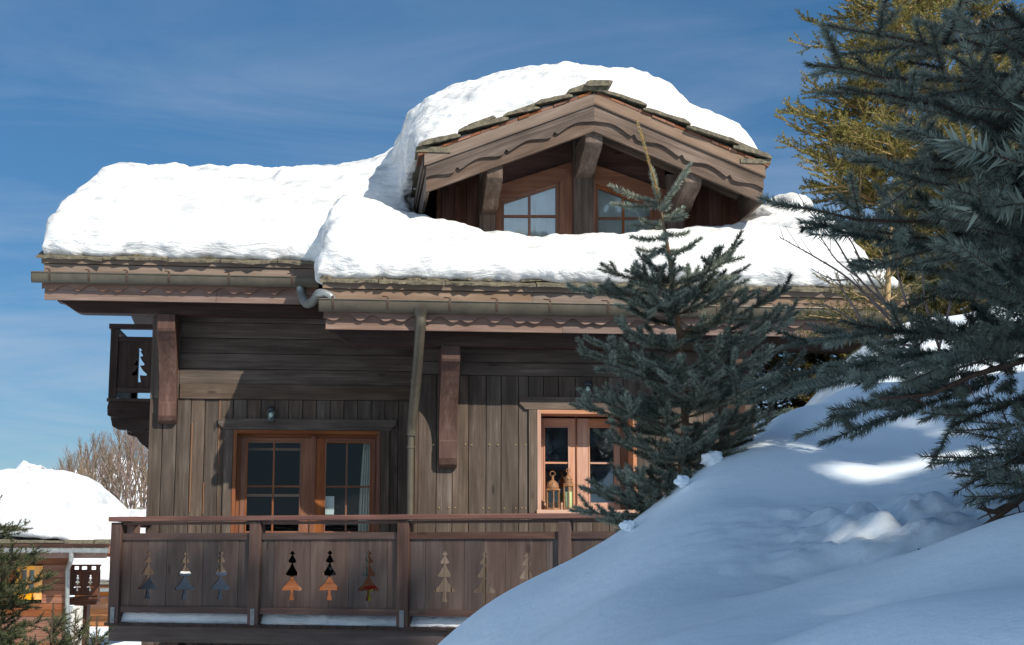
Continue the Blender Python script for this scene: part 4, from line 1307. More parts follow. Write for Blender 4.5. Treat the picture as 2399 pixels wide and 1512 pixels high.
# ================================================================== THE GROUND
def tz_(px, py, Y):
    w = W(px, py, Y); return (w.x, w.y, w.z)
ctrl = [tz_(*a) for a in [
    (1050, 1512, 6.2), (1130, 1440, 6.2), (1200, 1397, 6.2), (1275, 1352, 6.2), (1350, 1306, 6.1), (1400, 1276, 6.1), (1450, 1254, 6.0), (1500, 1216, 5.95), (1560, 1172, 5.9), (1610, 1118, 5.9),
    (1660, 1078, 6.1), (1720, 1050, 6.5), (1780, 1022, 7.0), (1860, 990, 7.8), (1930, 962, 8.6), (2000, 890, 10.5), (2087, 785, 12.6), (2147, 741, 13.0), (2250, 745, 12.6), (2399, 700, 12.5), (2700, 640, 12.5),
    (2399, 1180, 3.5), (2280, 1232, 3.6), (2150, 1290, 3.75), (1990, 1316, 3.85), (1850, 1352, 3.95), (1720, 1385, 4.05), (1600, 1408, 4.2),
    (2399, 1512, 2.3), (2100, 1512, 2.5), (1800, 1512, 2.8), (1500, 1512, 3.4), (1250, 1512, 4.6),
    (2399, 1340, 2.9), (2000, 1400, 3.3), (1700, 1440, 3.6), (1450, 1400, 4.6), (1350, 1430, 4.9),
    (1500, 1330, 5.0), (1600, 1300, 4.9), (1700, 1270, 4.9), (1700, 1180, 5.4), (1850, 1180, 5.5), (1850, 1260, 4.9),
    (2000, 1255, 4.75), (2000, 1140, 5.6), (2000, 1060, 6.5), (2180, 1230, 4.6), (2200, 1120, 5.5), (2350, 1150, 5.0), (2350, 1040, 6.0), (2399, 950, 7.5), (2200, 980, 7.8), (2250, 850, 10), (2399, 850, 9.5)]]
# hidden ground: the tree well, behind the crest, near the camera and out to the sides
ctrl += [(1.15, 4.25, -.10), (0.95, 4.35, -.12), (1.5, 4.2, 0.0),
         (-1.2, 6.0, -1.3), (-1.9, 7.5, -2.3), (-.8, 8.0, -1.6), (0.1, 8.0, -1.1), (.8, 7.2, -.3), (0.6, 9.5, -1.5), (1.5, 9.5, -.5), (-1, 11, -2.6), (.5, 12, -2.2), (2.0, 12, -0.2),
         (-.6, 4.0, -.9), (-1.6, 4.2, -1.7), (-.2, 2.8, -.8), (-3.5, 6.0, -2.9), (-3.5, 10, -3.2), (-6, 8, -3.2), (-1.5, 2.0, -1.7), (-5, 3, -3.0), (-3, 14, -3.2),
         (0, 0, -1.6), (.8, 1.4, -.9), (1.5, .8, -1.0), (2, -1, -1.3), (-2, -2, -1.9), (3, 2, -.1), (4, 4, .4), (4, 0, -.6), (4.5, 7, 1.2), (6, 10, 1.6), (6, 4, 1.0), (7, 14, 2.5), (4.9, 13.5, 2.1), (3.6, 15, 2.4), (2.8, 18, 1.2), (6, 18, 2.2), (8, 0, .8), (6, -4, -.2), (0, -5, -1.8)]
C = np.array(ctrl)
def tps_fit(P, z, lam=0.002):
    n = len(P); d = np.hypot(P[:, None, 0] - P[None, :, 0], P[:, None, 1] - P[None, :, 1])
    K = np.where(d > 0, d*d*np.log(d + 1e-12), 0) + np.eye(n)*lam
    Q = np.c_[np.ones(n), P]; A = np.block([[K, Q], [Q.T, np.zeros((3, 3))]])
    return np.linalg.solve(A, np.r_[z, 0, 0, 0])
wt = tps_fit(C[:, :2], C[:, 2])
def fade(x, a, b): return np.clip((x - a)/(b - a), 0, 1)**2*(3 - 2*np.clip((x - a)/(b - a), 0, 1))
def macro(X, Y):
    s = fade(X, -1, 9)
    z = -3.25 + 5.2*s + np.clip(X - 9, 0, 400)*.30 + fade(Y, 10, 40)*s*1.0
    z = z - fade(Y, 60, 200)*fade(-X, -5, 20)*2
    return z
def vnoise(X, Y, sc_, seed):
    r = np.random.RandomState(seed); T = r.rand(256, 256)
    x, y = X*sc_ + 900.3, Y*sc_ + 700.7
    xi, yi = np.floor(x).astype(int), np.floor(y).astype(int); fx_, fy_ = x - xi, y - yi
    fx_ = fx_*fx_*(3 - 2*fx_); fy_ = fy_*fy_*(3 - 2*fy_)
    g_ = lambda i, j: T[(xi + i) % 256, (yi + j) % 256]
    return (g_(0,0)*(1-fx_) + g_(1,0)*fx_)*(1-fy_) + (g_(0,1)*(1-fx_) + g_(1,1)*fx_)*fy_ - .5
def ground_z(X, Y):
    X = np.asarray(X, float); Y = np.asarray(Y, float); sh = X.shape; x, y = X.ravel(), Y.ravel()
    z = wt[-3] + wt[-2]*x + wt[-1]*y
    for i in range(len(C)):
        d2 = (x - C[i, 0])**2 + (y - C[i, 1])**2
        z = z + wt[i]*.5*d2*np.log(d2 + 1e-9)
    z = z.reshape(sh)
    m_ = fade(-X, -.5 + 3.5, 7.5)                     # out to the left
    m_ = np.maximum(m_, fade(X, 5.5, 9)); m_ = np.maximum(m_, fade(Y, 13.2, 19)); m_ = np.maximum(m_, fade(-Y, 3, 8))
    z = z*(1 - m_) + macro(X, Y)*m_
    dist = np.hypot(X, Y)
    k = 1/(1 + (dist/9)**2)
    z = z + .05*vnoise(X, Y, .9, 1) + .020*vnoise(X, Y, 2.7, 2)*k*2
    # wind ribs running down the bank
    u_ = X*.80 - Y*.60; v_ = X*.6 + Y*.8
    z = z + .022*vnoise(u_*2.4, v_*.5, 1.0, 5)*fade(X, -1, .2)*(1 - m_) 
    # broken lumps in the tree well
    w_ = np.exp(-(((X - 1.22)/.42)**2 + ((Y - 4.85)/.50)**2))
    z = z + w_*(.12*np.abs(vnoise(X, Y, 5.0, 8)) + .10*np.abs(vnoise(X, Y, 10.0, 9)) + .07*np.abs(vnoise(X, Y, 23.0, 10))) - w_*.04
    return z
def gaxis(a, b, lo, hi, fine, n_far):
    mid = np.arange(a, b, fine)
    g1 = a - np.geomspace(fine, a - lo, n_far)[::-1]; g2 = b + np.geomspace(fine, hi - b, n_far)
    return np.r_[g1, mid, g2]
gx_ = gaxis(-1.6, 3.4, -1500, 1500, .022, 70); gy_ = gaxis(2.0, 8.0, -900, 4000, .022, 80)
GX, GY = np.meshgrid(gx_, gy_, indexing='ij')
GZv = ground_z(GX, GY)
ni, nj = GX.shape
idx = np.arange(ni*nj).reshape(ni, nj)
Fq = np.stack([idx[:-1, :-1], idx[1:, :-1], idx[1:, 1:], idx[:-1, 1:]], -1).reshape(-1, 4)
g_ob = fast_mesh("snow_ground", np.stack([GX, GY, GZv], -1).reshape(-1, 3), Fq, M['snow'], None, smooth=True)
tag(g_ob, "deep untouched snow bank sloping across the right of the view down to the house", None, kind="structure")

def gz1(x, y): return float(ground_z(np.array([x]), np.array([y]))[0])

# loose lumps along the crest of the bank
for px, py, Y, r, lab in ((1790, 1015, 7.1, .045, "upright snow lump standing on the bank crest beside the spruce"), (1745, 1032, 6.75, .035, "small snow lump lying on the bank crest left of the upright one"),
                          (1668, 1075, 6.1, .040, "broad snow crust lump at the foot of the small spruce"), (1600, 1128, 5.9, .030, "snow lump against the lower trunk of the small spruce"),
                          (1472, 1232, 5.97, .028, "lowest snow lump, under the bottom branches of the small spruce")):
    V, F = [], []; n = 12
    c = W(px, py, Y); s_ = rnd.uniform(0, 99)
    for i in range(n + 1):
        for k in range(2*n):
            th_, ph = math.pi*i/n, math.pi*k/n
            v = Vector((math.sin(th_)*math.cos(ph), math.sin(th_)*math.sin(ph), math.cos(th_)))
            q_ = 1 + .5*mnoise.noise(v*1.9 + Vector((s_, 0, 0))) + .2*mnoise.noise(v*5 + Vector((s_, 0, 0)))
            zs = 1.35 if px == 1790 else .75
            V.append(tuple(c + Vector((v.x*r*1.1, v.y*r, v.z*r*zs))*q_))
    for i in range(n):
        for k in range(2*n):
            k2 = (k+1) % (2*n); F.append((i*2*n+k, (i+1)*2*n+k, (i+1)*2*n+k2, i*2*n+k2))
    o = fast_mesh("snow_lump", V, F, M['snow'], None, smooth=True)
    tag(o, lab, "snow lump", "snow lumps on the crest of the bank")

# snow lying on the balcony deck, heaped at its left end
n1, n2 = 260, 40
V = []; 
for i in range(n1):
    s_ = s0 + .07 + (s1 - s0 - .4)*i/(n1 - 1)
    we = wall_e(s_) - .02
    for j in range(n2):
        e = .03 + (we - .03)*j/(n2 - 1)
        edge = min(1, (e - .03)/.06); edge = (1 - (1 - edge)**2)**.5
        h = .105 + .02*mnoise.noise(Vector((s_*2.2, e*2, 0)))
        h += .33*float(fade(-s_, -1.25, -1.02))*float(fade(s_, -.15, .30))*float(fade(e, .12, .38))*(1 - float(fade(e, .62, 1.0)))
        if s_ > 2.1: h *= .75
        h = h*edge + .012*mnoise.noise(Vector((s_*14, e*14, 3)))
        V.append(tuple(BF @ Vector((s_, e, ZF + .002 + max(h, .0)))))
Fq = [(i*n2+j, (i+1)*n2+j, (i+1)*n2+j+1, i*n2+j+1) for i in range(n1-1) for j in range(n2-1)]
o = fast_mesh("balcony_snow", V, Fq, M['farsnow'], None, smooth=True)
mod = o.modifiers.new("t", 'SOLIDIFY'); mod.thickness = .03; mod.offset = -1
tag(o, "strip of snow lying on the balcony deck behind the boards", "balcony snow", kind="stuff")

# bright plastic shovel leaning behind the boards
m = B()
p0 = Bx(866, 1378, .30); 
m.bar(Vector((p0.x - .045, .30, p0.z)), Vector((p0.x + .13, .30, p0.z + .015)), .02, .03)
sv = m.build("blade", plain("red_plastic", (0.6, 0.03, 0.02), .4), None)
sh = empty("snow_shovel", BF @ Vector((p0.x, .30, ZF)), "small red and yellow snow shovel behind the third tree cut-out of the middle balcony panel", "shovel")
sv.parent = sh; sv.matrix_parent_inverse = Matrix.Translation(-Vector(sh.location))
m = B(); m.bar(Vector((p0.x + .0, .31, p0.z - .12)), Vector((p0.x + .01, .31, p0.z + .0)), .02, .028)
m.build("handle", plain("yellow_plastic", (0.75, 0.75, 0.03), .4), sh)

# ================================================================== TREES
def unit(a): return a/(np.linalg.norm(a, axis=-1, keepdims=True) + 1e-12)
SUNV = np.array(tuple(SUN))
def ground_hit(px, py):
    r = ray(px, py); ys = np.arange(2.2, 14, .02); zz = ground_z(r.x/r.y*ys, ys); k = np.argmax(zz >= r.z/r.y*ys)
    return np.array([r.x/r.y*ys[k], ys[k], zz[k]])
GAPS = []                                       # openings between the boughs where sun reaches the bank
for a_ in ((2000, 1112, 5.7), (2040, 1122, 5.6), (2080, 1115, 5.7), (2120, 1100, 5.8), (2160, 1085, 5.9), (2200, 1075, 6.0), (2240, 1060, 6.1), (1965, 1100, 5.8), (2050, 1225, 4.9), (2070, 1250, 4.8), (2270, 1010, 6.5), (2270, 925, 7.6), (2150, 985, 7.4), (1720, 1118, 5.6), (1260, 1385, 6.0), (1300, 1362, 6.0), (2320, 1110, 5.6)):
    GAPS.append((ground_hit(a_[0], a_[1]), .12 if a_[0] > 1750 else .055))
class Tree:
    gap = False
    def __init__(s, seed):
        s.rs = np.random.RandomState(seed); s.NV, s.NR, s.WV, s.WF, s.wn = [], [], [], [], 0
    def wood_tube(s, P, r0, r1, n=5):
        P = np.asarray(P, float); k = len(P)
        if s.gap and r0 < .05:
            for g_, r_ in GAPS:
                v = P - g_; v = v - (v @ SUNV)[:, None]*SUNV
                if ((v*v).sum(1) < (r_ + r0)**2).any(): return
        T = unit(np.gradient(P, axis=0)); ref = np.array([0.31, 0.22, .93]); A = unit(np.cross(T, ref)); Bv = np.cross(T, A)
        r = np.linspace(r0, r1, k)[:, None, None]
        a = np.arange(n)*2*np.pi/n
        ring = P[:, None, :] + r*(A[:, None, :]*np.cos(a)[None, :, None] + Bv[:, None, :]*np.sin(a)[None, :, None])
        s.WV.append(ring.reshape(-1, 3))
        i = np.arange(k-1)[:, None]*n; j = np.arange(n)[None, :]; j2 = (j+1) % n
        s.WF.append((np.stack([i+j, i+j2, i+n+j2, i+n+j], -1)).reshape(-1, 4) + s.wn); s.wn += k*n
    def needles(s, P, dens, ln, wd, fwd=.55, up=.12, tone=0.5, brush=1.0):
        """needles all round a shoot that runs through the points P"""
        P = np.asarray(P, float); seg = np.diff(P, axis=0); L = np.linalg.norm(seg, axis=1); tot = L.sum()
        n = max(3, int(tot*dens)); cl = np.r_[0, np.cumsum(L)]
        t = np.sort(s.rs.rand(n))*tot; k = np.clip(np.searchsorted(cl, t, 'right')-1, 0, len(L)-1)
        f = ((t - cl[k])/np.maximum(L[k], 1e-9))[:, None]
        p = P[k] + seg[k]*f; ax = unit(seg[k])
        rv = s.rs.randn(n, 3); rad = unit(rv - ax*(rv*ax).sum(1, keepdims=True))
        rad[:, 2] += up; rad = unit(rad)
        tip = np.clip((t/tot - .85)/.15, 0, 1)[:, None]
        d = unit(rad*(1 - .35*tip) + ax*(fwd + .9*tip) + s.rs.randn(n, 3)*.08)
        if s.gap:
            ok = np.ones(n, bool)
            for g_, r_ in GAPS:
                v = p - g_; v = v - (v @ SUNV)[:, None]*SUNV; ok &= (v*v).sum(1) > r_*r_
            if not ok.any(): return
            p, d, ax, rad = p[ok], d[ok], ax[ok], rad[ok]; n = len(p); tot = tot
        l = ln*(.75 + .4*s.rs.rand(n))[:, None]
        sd = unit(np.cross(d, s.rs.randn(n, 3)))*wd*.5
        s.NV.append(np.stack([p - sd, p + sd, p + d*l], 1).reshape(-1, 3))
        tn = np.clip(tone + .25*s.rs.randn(n)*.6 + .1*rad[:, 2], 0, .9) if tone < 2 else np.where(s.rs.rand(n) < .75, 1.0, .8)
        s.NR.append(np.repeat(tn, 3))
    def finish(s, name, loc, lab, cat, wood_mat, needle_mat_, group=None, trunk=True):
        root = empty(name, Vector(loc), lab, cat, group)
        if s.WV: fast_mesh("trunk", np.concatenate(s.WV), np.concatenate(s.WF), wood_mat, root, smooth=True)
        if s.NV:
            V = np.concatenate(s.NV); fast_mesh("crown", V, np.arange(len(V)).reshape(-1, 3), needle_mat_, root, rv=np.concatenate(s.NR))
        return root

def rot_about(v, k, a):
    v, k = np.asarray(v, float), np.asarray(k, float)/np.linalg.norm(k)
    return v*math.cos(a) + np.cross(k, v)*math.sin(a) + k*np.dot(k, v)*(1 - math.cos(a))

def curve_pts(p, d, L, up, n, wob=0.0, rs=None):
    """bends gradually towards +z (up>0) or droops"""
    P = [np.array(p, float)]; d = unit(np.array(d, float)); st = L/n
    for i in range(n):
        d = unit(d + np.array([0, 0, up/n]) + (rs.randn(3)*wob if wob else 0)); P.append(P[-1] + d*st)
    return np.array(P)

def branch(T, p0, p1, o, level=0):
    """main axis p0->p1 with side shoots in a flat fan; o: options"""
    rs = T.rs; p0, p1 = np.asarray(p0, float), np.asarray(p1, float)
    L = np.linalg.norm(p1 - p0); n = 9; t = np.linspace(0, 1, n+1)[:, None]
    sag = o.get('sag', .10)*L
    P = p0 + (p1 - p0)*t - np.array([0, 0, 1])*sag*(4*t*(1-t))*(1 - .2*t) + rs.randn(n+1, 3)*.008*L*np.sin(np.pi*t)
    r0 = o['r']*L**.8 + .0012
    T.wood_tube(P, r0, .0016*o.get('tw', 1), 6)
    bare = o.get('bare', .25)
    k0 = int(bare*n); tone = np.clip(.45 + .25*rs.randn(), 0, 1)
    T.needles(P[k0:], o['dens'], o['ln'], o['wd'], tone=tone)
    side = 1; s_ = bare*L
    cl = np.r_[0, np.cumsum(np.linalg.norm(np.diff(P, axis=0), axis=1))]
    while s_ < L*.96:
        k = min(np.searchsorted(cl, s_, 'right')-1, n-1); f = (s_ - cl[k])/max(cl[k+1]-cl[k], 1e-9)
        p = P[k] + (P[k+1]-P[k])*f; ax = unit(P[k+1]-P[k])
        nrm = unit(np.cross(ax, np.cross(np.array([0, 0, 1.]), ax)) + rs.randn(3)*o.get('roll', .35))
        a = R(rs.uniform(42, 62))*side
        d = rot_about(ax, nrm, a) + np.array([0, 0, rs.uniform(-.15, .22)])
        rest = (L - s_)
        l = min(o['lat']*rest*rs.uniform(.6, 1.1) + o['min'], o.get('maxlat', .6))
        lateral(T, p, d, l, o, 1)
        if rs.rand() < o.get('ups', .35):      # shoots standing up from the top of the branch
            d2 = unit(ax*.7 + np.array([0, 0, 1])*rs.uniform(.2, 1.0) + rs.randn(3)*.3); lateral(T, p, d2, o['min']*rs.uniform(.6, 1.2), o, 3)
        side = -side; s_ += o['gap']*rs.uniform(.6, 1.3)

def lateral(T, p, d, l, o, level):
    rs = T.rs; n = 5 if l > .12 else 3
    P = curve_pts(p, d, l, o.get('turn', .12), n, .03, rs)
    T.wood_tube(P, .0016 + .008*l*o.get('tw', 1), .0011*o.get('tw', 1), 4)
    T.needles(P, o['dens'], o['ln'], o['wd'], tone=np.clip(o.get('tone', .5) + .22*rs.randn(), 0, 1))
    if level < o.get('depth', 2) and l > o['min']*1.5:
        s_ = .22*l; side = 1 if rs.rand() < .5 else -1
        while s_ < l*.92:
            k = min(int(s_/l*n), n-1); q_ = P[k] + (P[k+1]-P[k])*(s_/l*n-k); ax = unit(P[k+1]-P[k])
            nrm = unit(np.cross(ax, np.cross(np.array([0, 0, 1.]), ax)) + rs.randn(3)*.3)
            lateral(T, q_, rot_about(ax, nrm, R(rs.uniform(40, 60))*side), min(max((l - s_)*.62, o['min']*.6), o['min']*2.5)*rs.uniform(.7, 1.1), o, level+1)
            side = -side; s_ += o['gap']*rs.uniform(.7, 1.3)

# ---- small blue spruce in front of the house --------------------------------
YS = 6.35
T = Tree(11)
trunk = [W(1492, 282, YS), W(1512, 350, YS), W(1538, 440, YS), W(1546, 480, YS), W(1563, 570, YS), W(1582, 700, YS), W(1598, 850, YS), W(1606, 1000, YS), W(1596, 1120, YS), W(1580, 1250, YS), W(1572, 1400, YS)]
tp = np.array([tuple(v) for v in trunk])[::-1]
def trunk_at(py):
    ys = [1400, 1250, 1120, 1000, 850, 700, 570, 480, 440, 350, 282]
    k = max(i for i in range(len(ys)) if ys[i] >= py) if py < 1400 else 0
    k = min(k, len(ys)-2); f = (ys[k]-py)/(ys[k]-ys[k+1]); return tp[k] + (tp[k+1]-tp[k])*f
for a in range(len(tp)-1): T.wood_tube(np.linspace(tp[a], tp[a+1], 4), .026*(1-a/(len(tp)-1))**1.6+.0016, .026*(1-(a+1)/(len(tp)-1))**1.6+.0016, 8)
SO = dict(r=.007, dens=2700, ln=.0225, wd=.0036, lat=.44, min=.08, gap=.085, maxlat=.17, bare=.22, sag=.05, roll=.22, ups=.28, depth=2, tw=1.1, turn=.35, tone=.55)
# leader
lead = np.array([tuple(W(*a, YS)) for a in ((1546, 480), (1538, 440), (1512, 350), (1492, 282))])
T.needles(lead, 2600, .016, .0032, fwd=1.3, tone=3)  # leader needles take the painted sunlight colour
def tip(px, py, dy=0.0): return np.array(tuple(W(px, py, YS + dy)))
# single upright shoots near the top
for (py, tx, ty, dy) in ((478, 1432, 436, -.05), (482, 1436, 478, .03), (486, 1618, 385, .02), (488, 1568, 478, -.10), (470, 1528, 400, .05), (520, 1478, 528, .02), (515, 1598, 488, 0.0), (510, 1606, 505, -.06), (556, 1480, 556, .05), (548, 1612, 545, 0.04), (530, 1500, 515, -.1), (545, 1556, 560, -.15),
                          (588, 1494, 584, 0), (590, 1625, 575, 0.05), (575, 1508, 606, -.08), (600, 1640, 560, -.02)):
    b = trunk_at(py); e = tip(tx, ty, dy); P = np.linspace(b, e, 6); P[:, 2] -= .010*np.sin(np.linspace(0, np.pi, 6))
    T.wood_tube(P, .0035, .0018, 5); T.needles(P, 2800, .024, .0036, fwd=.5, tone=.7)
# designated branches: (trunk height px, tip px, tip py, dy)
main = [(640, 1405, 632, .05), (660, 1345, 680, -.05), (650, 1510, 600, -.2), (665, 1738, 565, .08), (650, 1712, 605, -.1), (690, 1722, 640, .12), (720, 1730, 650, -.15), (705, 1425, 690, .1),
        (745, 1480, 722, -.2), (760, 1850, 676, .1), (790, 1868, 732, 0), (800, 1842, 760, -.2), (770, 1762, 690, .2), (810, 1460, 770, .05), (800, 1465, 775, -.25),
        (850, 1357, 822, -.05), (860, 1395, 798, .15), (880, 1422, 850, -.3), (860, 1788, 790, -.15), (905, 1880, 850, .1), (900, 1830, 815, -.3), (930, 1905, 905, 0),
        (960, 1338, 948, 0), (955, 1370, 920, .2), (985, 1405, 935, -.25), (1000, 1422, 990, .1), (980, 1850, 960, -.2), (960, 1800, 880, -.35), (1010, 1770, 985, -.25), (1040, 1760, 1030, .1),
        (1050, 1460, 1035, -.15), (1075, 1395, 1010, .1), (1090, 1500, 1062, .2), (1070, 1640, 1010, -.4),
        (1180, 1338, 1196, -.1), (1190, 1372, 1145, .05), (1210, 1440, 1110, .15), (1220, 1400, 1215, .0), (1240, 1455, 1235, -.05), (1230, 1478, 1255, .1), (1150, 1640, 1100, -.2), (1170, 1500, 1120, -.3), (1200, 1560, 1140, -.35), (1130, 1680, 1060, .1)]
for py, tx, ty, dy in main:
    branch(T, trunk_at(py + 18), tip(tx, ty, dy), SO)
prof = [(600, .12), (680, .30), (760, .40), (880, .44), (980, .44), (1080, .36), (1200, .40), (1300, .35)]
for i in range(46):
    py = T.rs.uniform(610, 900) if i < 14 else T.rs.uniform(850, 1300); r = interp(py, prof)*T.rs.uniform(.55, .95); a = T.rs.uniform(0, 2*np.pi)
    b = trunk_at(py); e = b + np.array([math.cos(a)*r, math.sin(a)*r, .06*r/.4 + T.rs.uniform(-.02, .07)])
    branch(T, b, e, SO)
T.finish("young_blue_spruce", (tp[0][0], tp[0][1], tp[0][2]), "young blue spruce with a thin bent leader rising in front of the chalet", "spruce tree", M['stem'], M['blue_needles'])

# ---- big blue spruce reaching in from the right ------------------------------
T = Tree(5); T.gap = True
YB = 4.3
tb0 = np.array(tuple(W(2660, 1150, YB))); tb0[2] = gz1(tb0[0], tb0[1]) - .3; tt = np.array([tb0[0] + .15, tb0[1], 3.7])
for a in range(8): T.wood_tube(np.linspace(tb0 + (tt-tb0)*a/8, tb0 + (tt-tb0)*(a+1)/8, 3), .10*(1-a/8)+.012, .10*(1-(a+1)/8)+.012, 10)
def tb_at(z): f = (z - tb0[2])/(tt[2]-tb0[2]); return tb0 + (tt-tb0)*f
BO_ = dict(r=.009, dens=2000, ln=.027, wd=.0032, lat=.38, min=.11, gap=.145, maxlat=.28, bare=.15, sag=.04, roll=.25, ups=.25, depth=2, tw=1.3, turn=.10)
def zat(py): return tuple(W(2640, py, YB))[2]
bm_ = [(60, 1925, 58, -.5), (130, 1892, 152, -.35), (200, 1965, 205, -.2), (90, 2190, 60, .3), (10, 2200, -40, -.3), (240, 2060, 218, -.6), (250, 2190, 250, .2),
       (330, 1998, 378, -.45), (360, 2110, 300, -.6), (280, 2230, 130, -.8), (300, 2260, 165, -.6),(340, 2190, 240, -.7), (430, 2120, 410, -.6), (400, 2200, 330, -.75), (450, 2170, 360, -.5),
       (480, 1815, 478, -.30), (520, 1876, 520, -.1), (540, 1955, 540, -.5), (590, 2000, 610, -.2), (560, 2240, 480, -.8), (680, 2260, 590, -.8),
       (760, 2250, 650, -.75), (780, 2330, 620, -.9), (700, 2300, 560, -.8), (640, 2280, 480, -.85), (560, 2290, 400, -.85), (480, 2300, 300, -.8), (380, 2320, 210, -.8), (240, 2300, 60, -.7), (160, 2350, 20, -.8),
       (840, 1845, 812, .25), (850, 1905, 800, .0), (870, 1880, 900, .35), (880, 1990, 860, -.2), (900, 1745, 905, .35), (910, 1810, 935, .2), (900, 1870, 1022, -.15), (890, 1925, 1040, -.05), (880, 2040, 940, .2), (890, 2080, 985, -.1), (880, 2010, 900, -.4),
       (870, 2100, 870, -.5), (930, 2160, 985, -.1), (950, 2230, 1000, -.3), (960, 2190, 960, .1), (800, 2200, 790, .3), (820, 2300, 760, -.5), (840, 2120, 800, .1)]
for zr_, tx, ty, dy in bm_:
    o2 = dict(BO_); 
    if ty > 780: o2.update(bare=.36, sag=-.06, lat=.36)
    b = tb_at(zat(zr_ + (30 if ty < 780 else -30))); e = np.array(tuple(W(tx, ty, YB + dy)))
    branch(T, b, e, o2)
# low, half bare limbs on the right edge
o3 = dict(BO_); o3.update(bare=.30, lat=.5, gap=.055, dens=800, sag=-.05)
for zr_, tx, ty, dy in ((1085, 2246, 1082, -.35), (1130, 2290, 1140, -.30), (1010, 2310, 1010, -.2), (1180, 2350, 1170, -.45)):
    b = tb_at(zat(zr_)); branch(T, b, np.array(tuple(W(tx, ty, YB + dy))), o3)
for pts in (((2640, 1060), (2480, 1100), (2380, 1180), (2290, 1245), (2240, 1300), (2150, 1288)), ((2640, 860), (2399, 845), (2280, 880), (2180, 925), (2060, 935)), ((2640, 850), (2399, 800), (2280, 832), (2150, 842)), ((2380, 1180), (2330, 1200), (2290, 1190)), ((2290, 1245), (2350, 1215), (2399, 1200))):
    P = np.array([tuple(W(a, b, YB - .25)) for a, b in pts]); Q = []
    for i in range(len(P)-1):
        for k in range(5): Q.append(P[i] + (P[i+1]-P[i])*k/5)
    Q.append(P[-1]); T.wood_tube(np.array(Q), .012, .003, 7)
    for q_ in Q[3:-1:2]:
        d = T.rs.randn(3); d[2] -= .3; T.wood_tube(curve_pts(q_, d, T.rs.uniform(.03, .09), -.3, 3), .003, .0012, 4)
# the rest of the crown, out of the picture, that throws the shade
o4 = dict(BO_); o4.update(dens=300, ln=.06, wd=.016, gap=.12, min=.16, maxlat=.55, depth=1)
for i in range(70):
    z = T.rs.uniform(.7, 3.3); r = .15 + 1.15*(1 - (z - .7)/2.9)**.8; a = T.rs.uniform(-2.3, 1.6)
    b = tb_at(z); e = b + np.array([math.cos(a)*r, math.sin(a)*r, .05])
    px_ = e[0]/e[1]*FPX + 1200 if e[1] > .5 else 9999
    if px_ < 2420 and e[2]/max(e[1], .5) < 1300/FPX: continue
    branch(T, b, e, o4)
T.finish("blue_spruce", tuple(tb0), "large blue spruce reaching its shaded boughs in from the right edge", "spruce tree", M['bark'], M['big_needles'])

# ---- conifers further off ------------------------------------------------------
def conifer(name, lab, base, h, rad, seed, mat, wood_mat, o, nb=150, low=.05, group="conifers behind the chalet", top_r=.04, flt=None, lean=(0, 0), gap=False, bias=1.0):
    T = Tree(seed); T.gap = gap; base = np.array(base, float); top = base + np.array([lean[0], lean[1], h])
    T.wood_tube(np.linspace(base, top, 9), .012*h + .01, .008, 8)
    for i in range(nb):
        f = low + (1-low)*((i + T.rs.rand())/nb)**bias; f = min(f, .985); r = rad*(1-f)**.85*T.rs.uniform(.65, 1.08) + top_r; a = T.rs.uniform(0, 2*np.pi)
        b = base + (top-base)*f; e = b + np.array([math.cos(a)*r, math.sin(a)*r, r*T.rs.uniform(-.05, .30)])
        if flt and not flt(e): continue
        branch(T, b, e, o)
    return T.finish(name, tuple(base), lab, "spruce tree", wood_mat, mat, group)
YO = dict(r=.010, dens=330, ln=.030, wd=.010, lat=.50, min=.13, gap=.10, maxlat=.75, bare=.08, sag=.06, roll=.4, ups=.4, depth=2, tw=2.2, turn=.22)
b = W(2140, 900, 17.0)
conifer("spruce", "tall sunlit olive-yellow spruce behind the right end of the chalet roof", (b.x, 17.0, 1.2), 8.6, 2.5, 21, M['yellow_needles'], M['yelltwig'], YO, 230, .02)
b = W(2330, 900, 19.0)
conifer("spruce", "second olive-yellow spruce, further right behind the dark blue boughs", (b.x, 19.0, 2.0), 8.4, 2.3, 22, M['yellow_needles'], M['yelltwig'], YO, 170, .02)
DO = dict(YO); DO.update(gap=.13)
for px, Y, top_y, rad, sd, lab in ((1785, 17.5, 800, .8, 23, "dark green spruce showing right beside the chalet's corner post"), (1860, 18.5, 770, 1.0, 24, "taller olive spruce in the middle of the gap under the right eave"),
                                  (1945, 17.2, 800, .8, 26, "dark green spruce right of the gap under the eave"), (2025, 19.0, 740, 1.1, 27, "bushy green spruce standing behind the snow mound at the chalet's right corner")):
    b = W(px, 1000, Y); z = gz1(b.x, Y); conifer("spruce", lab, (b.x, Y, z - .1), W(px, top_y, Y).z - z, rad, sd, M['dark_needles'], M['bark'], DO, 120, .02, top_r=.25)
b = W(2240, 1000, 15.5)
conifer("spruce", "squat dark green spruce behind the bare twigs", (b.x, 15.5, 1.6), 2.9, 1.2, 25, M['dark_needles'], M['bark'], DO, 80, .02)
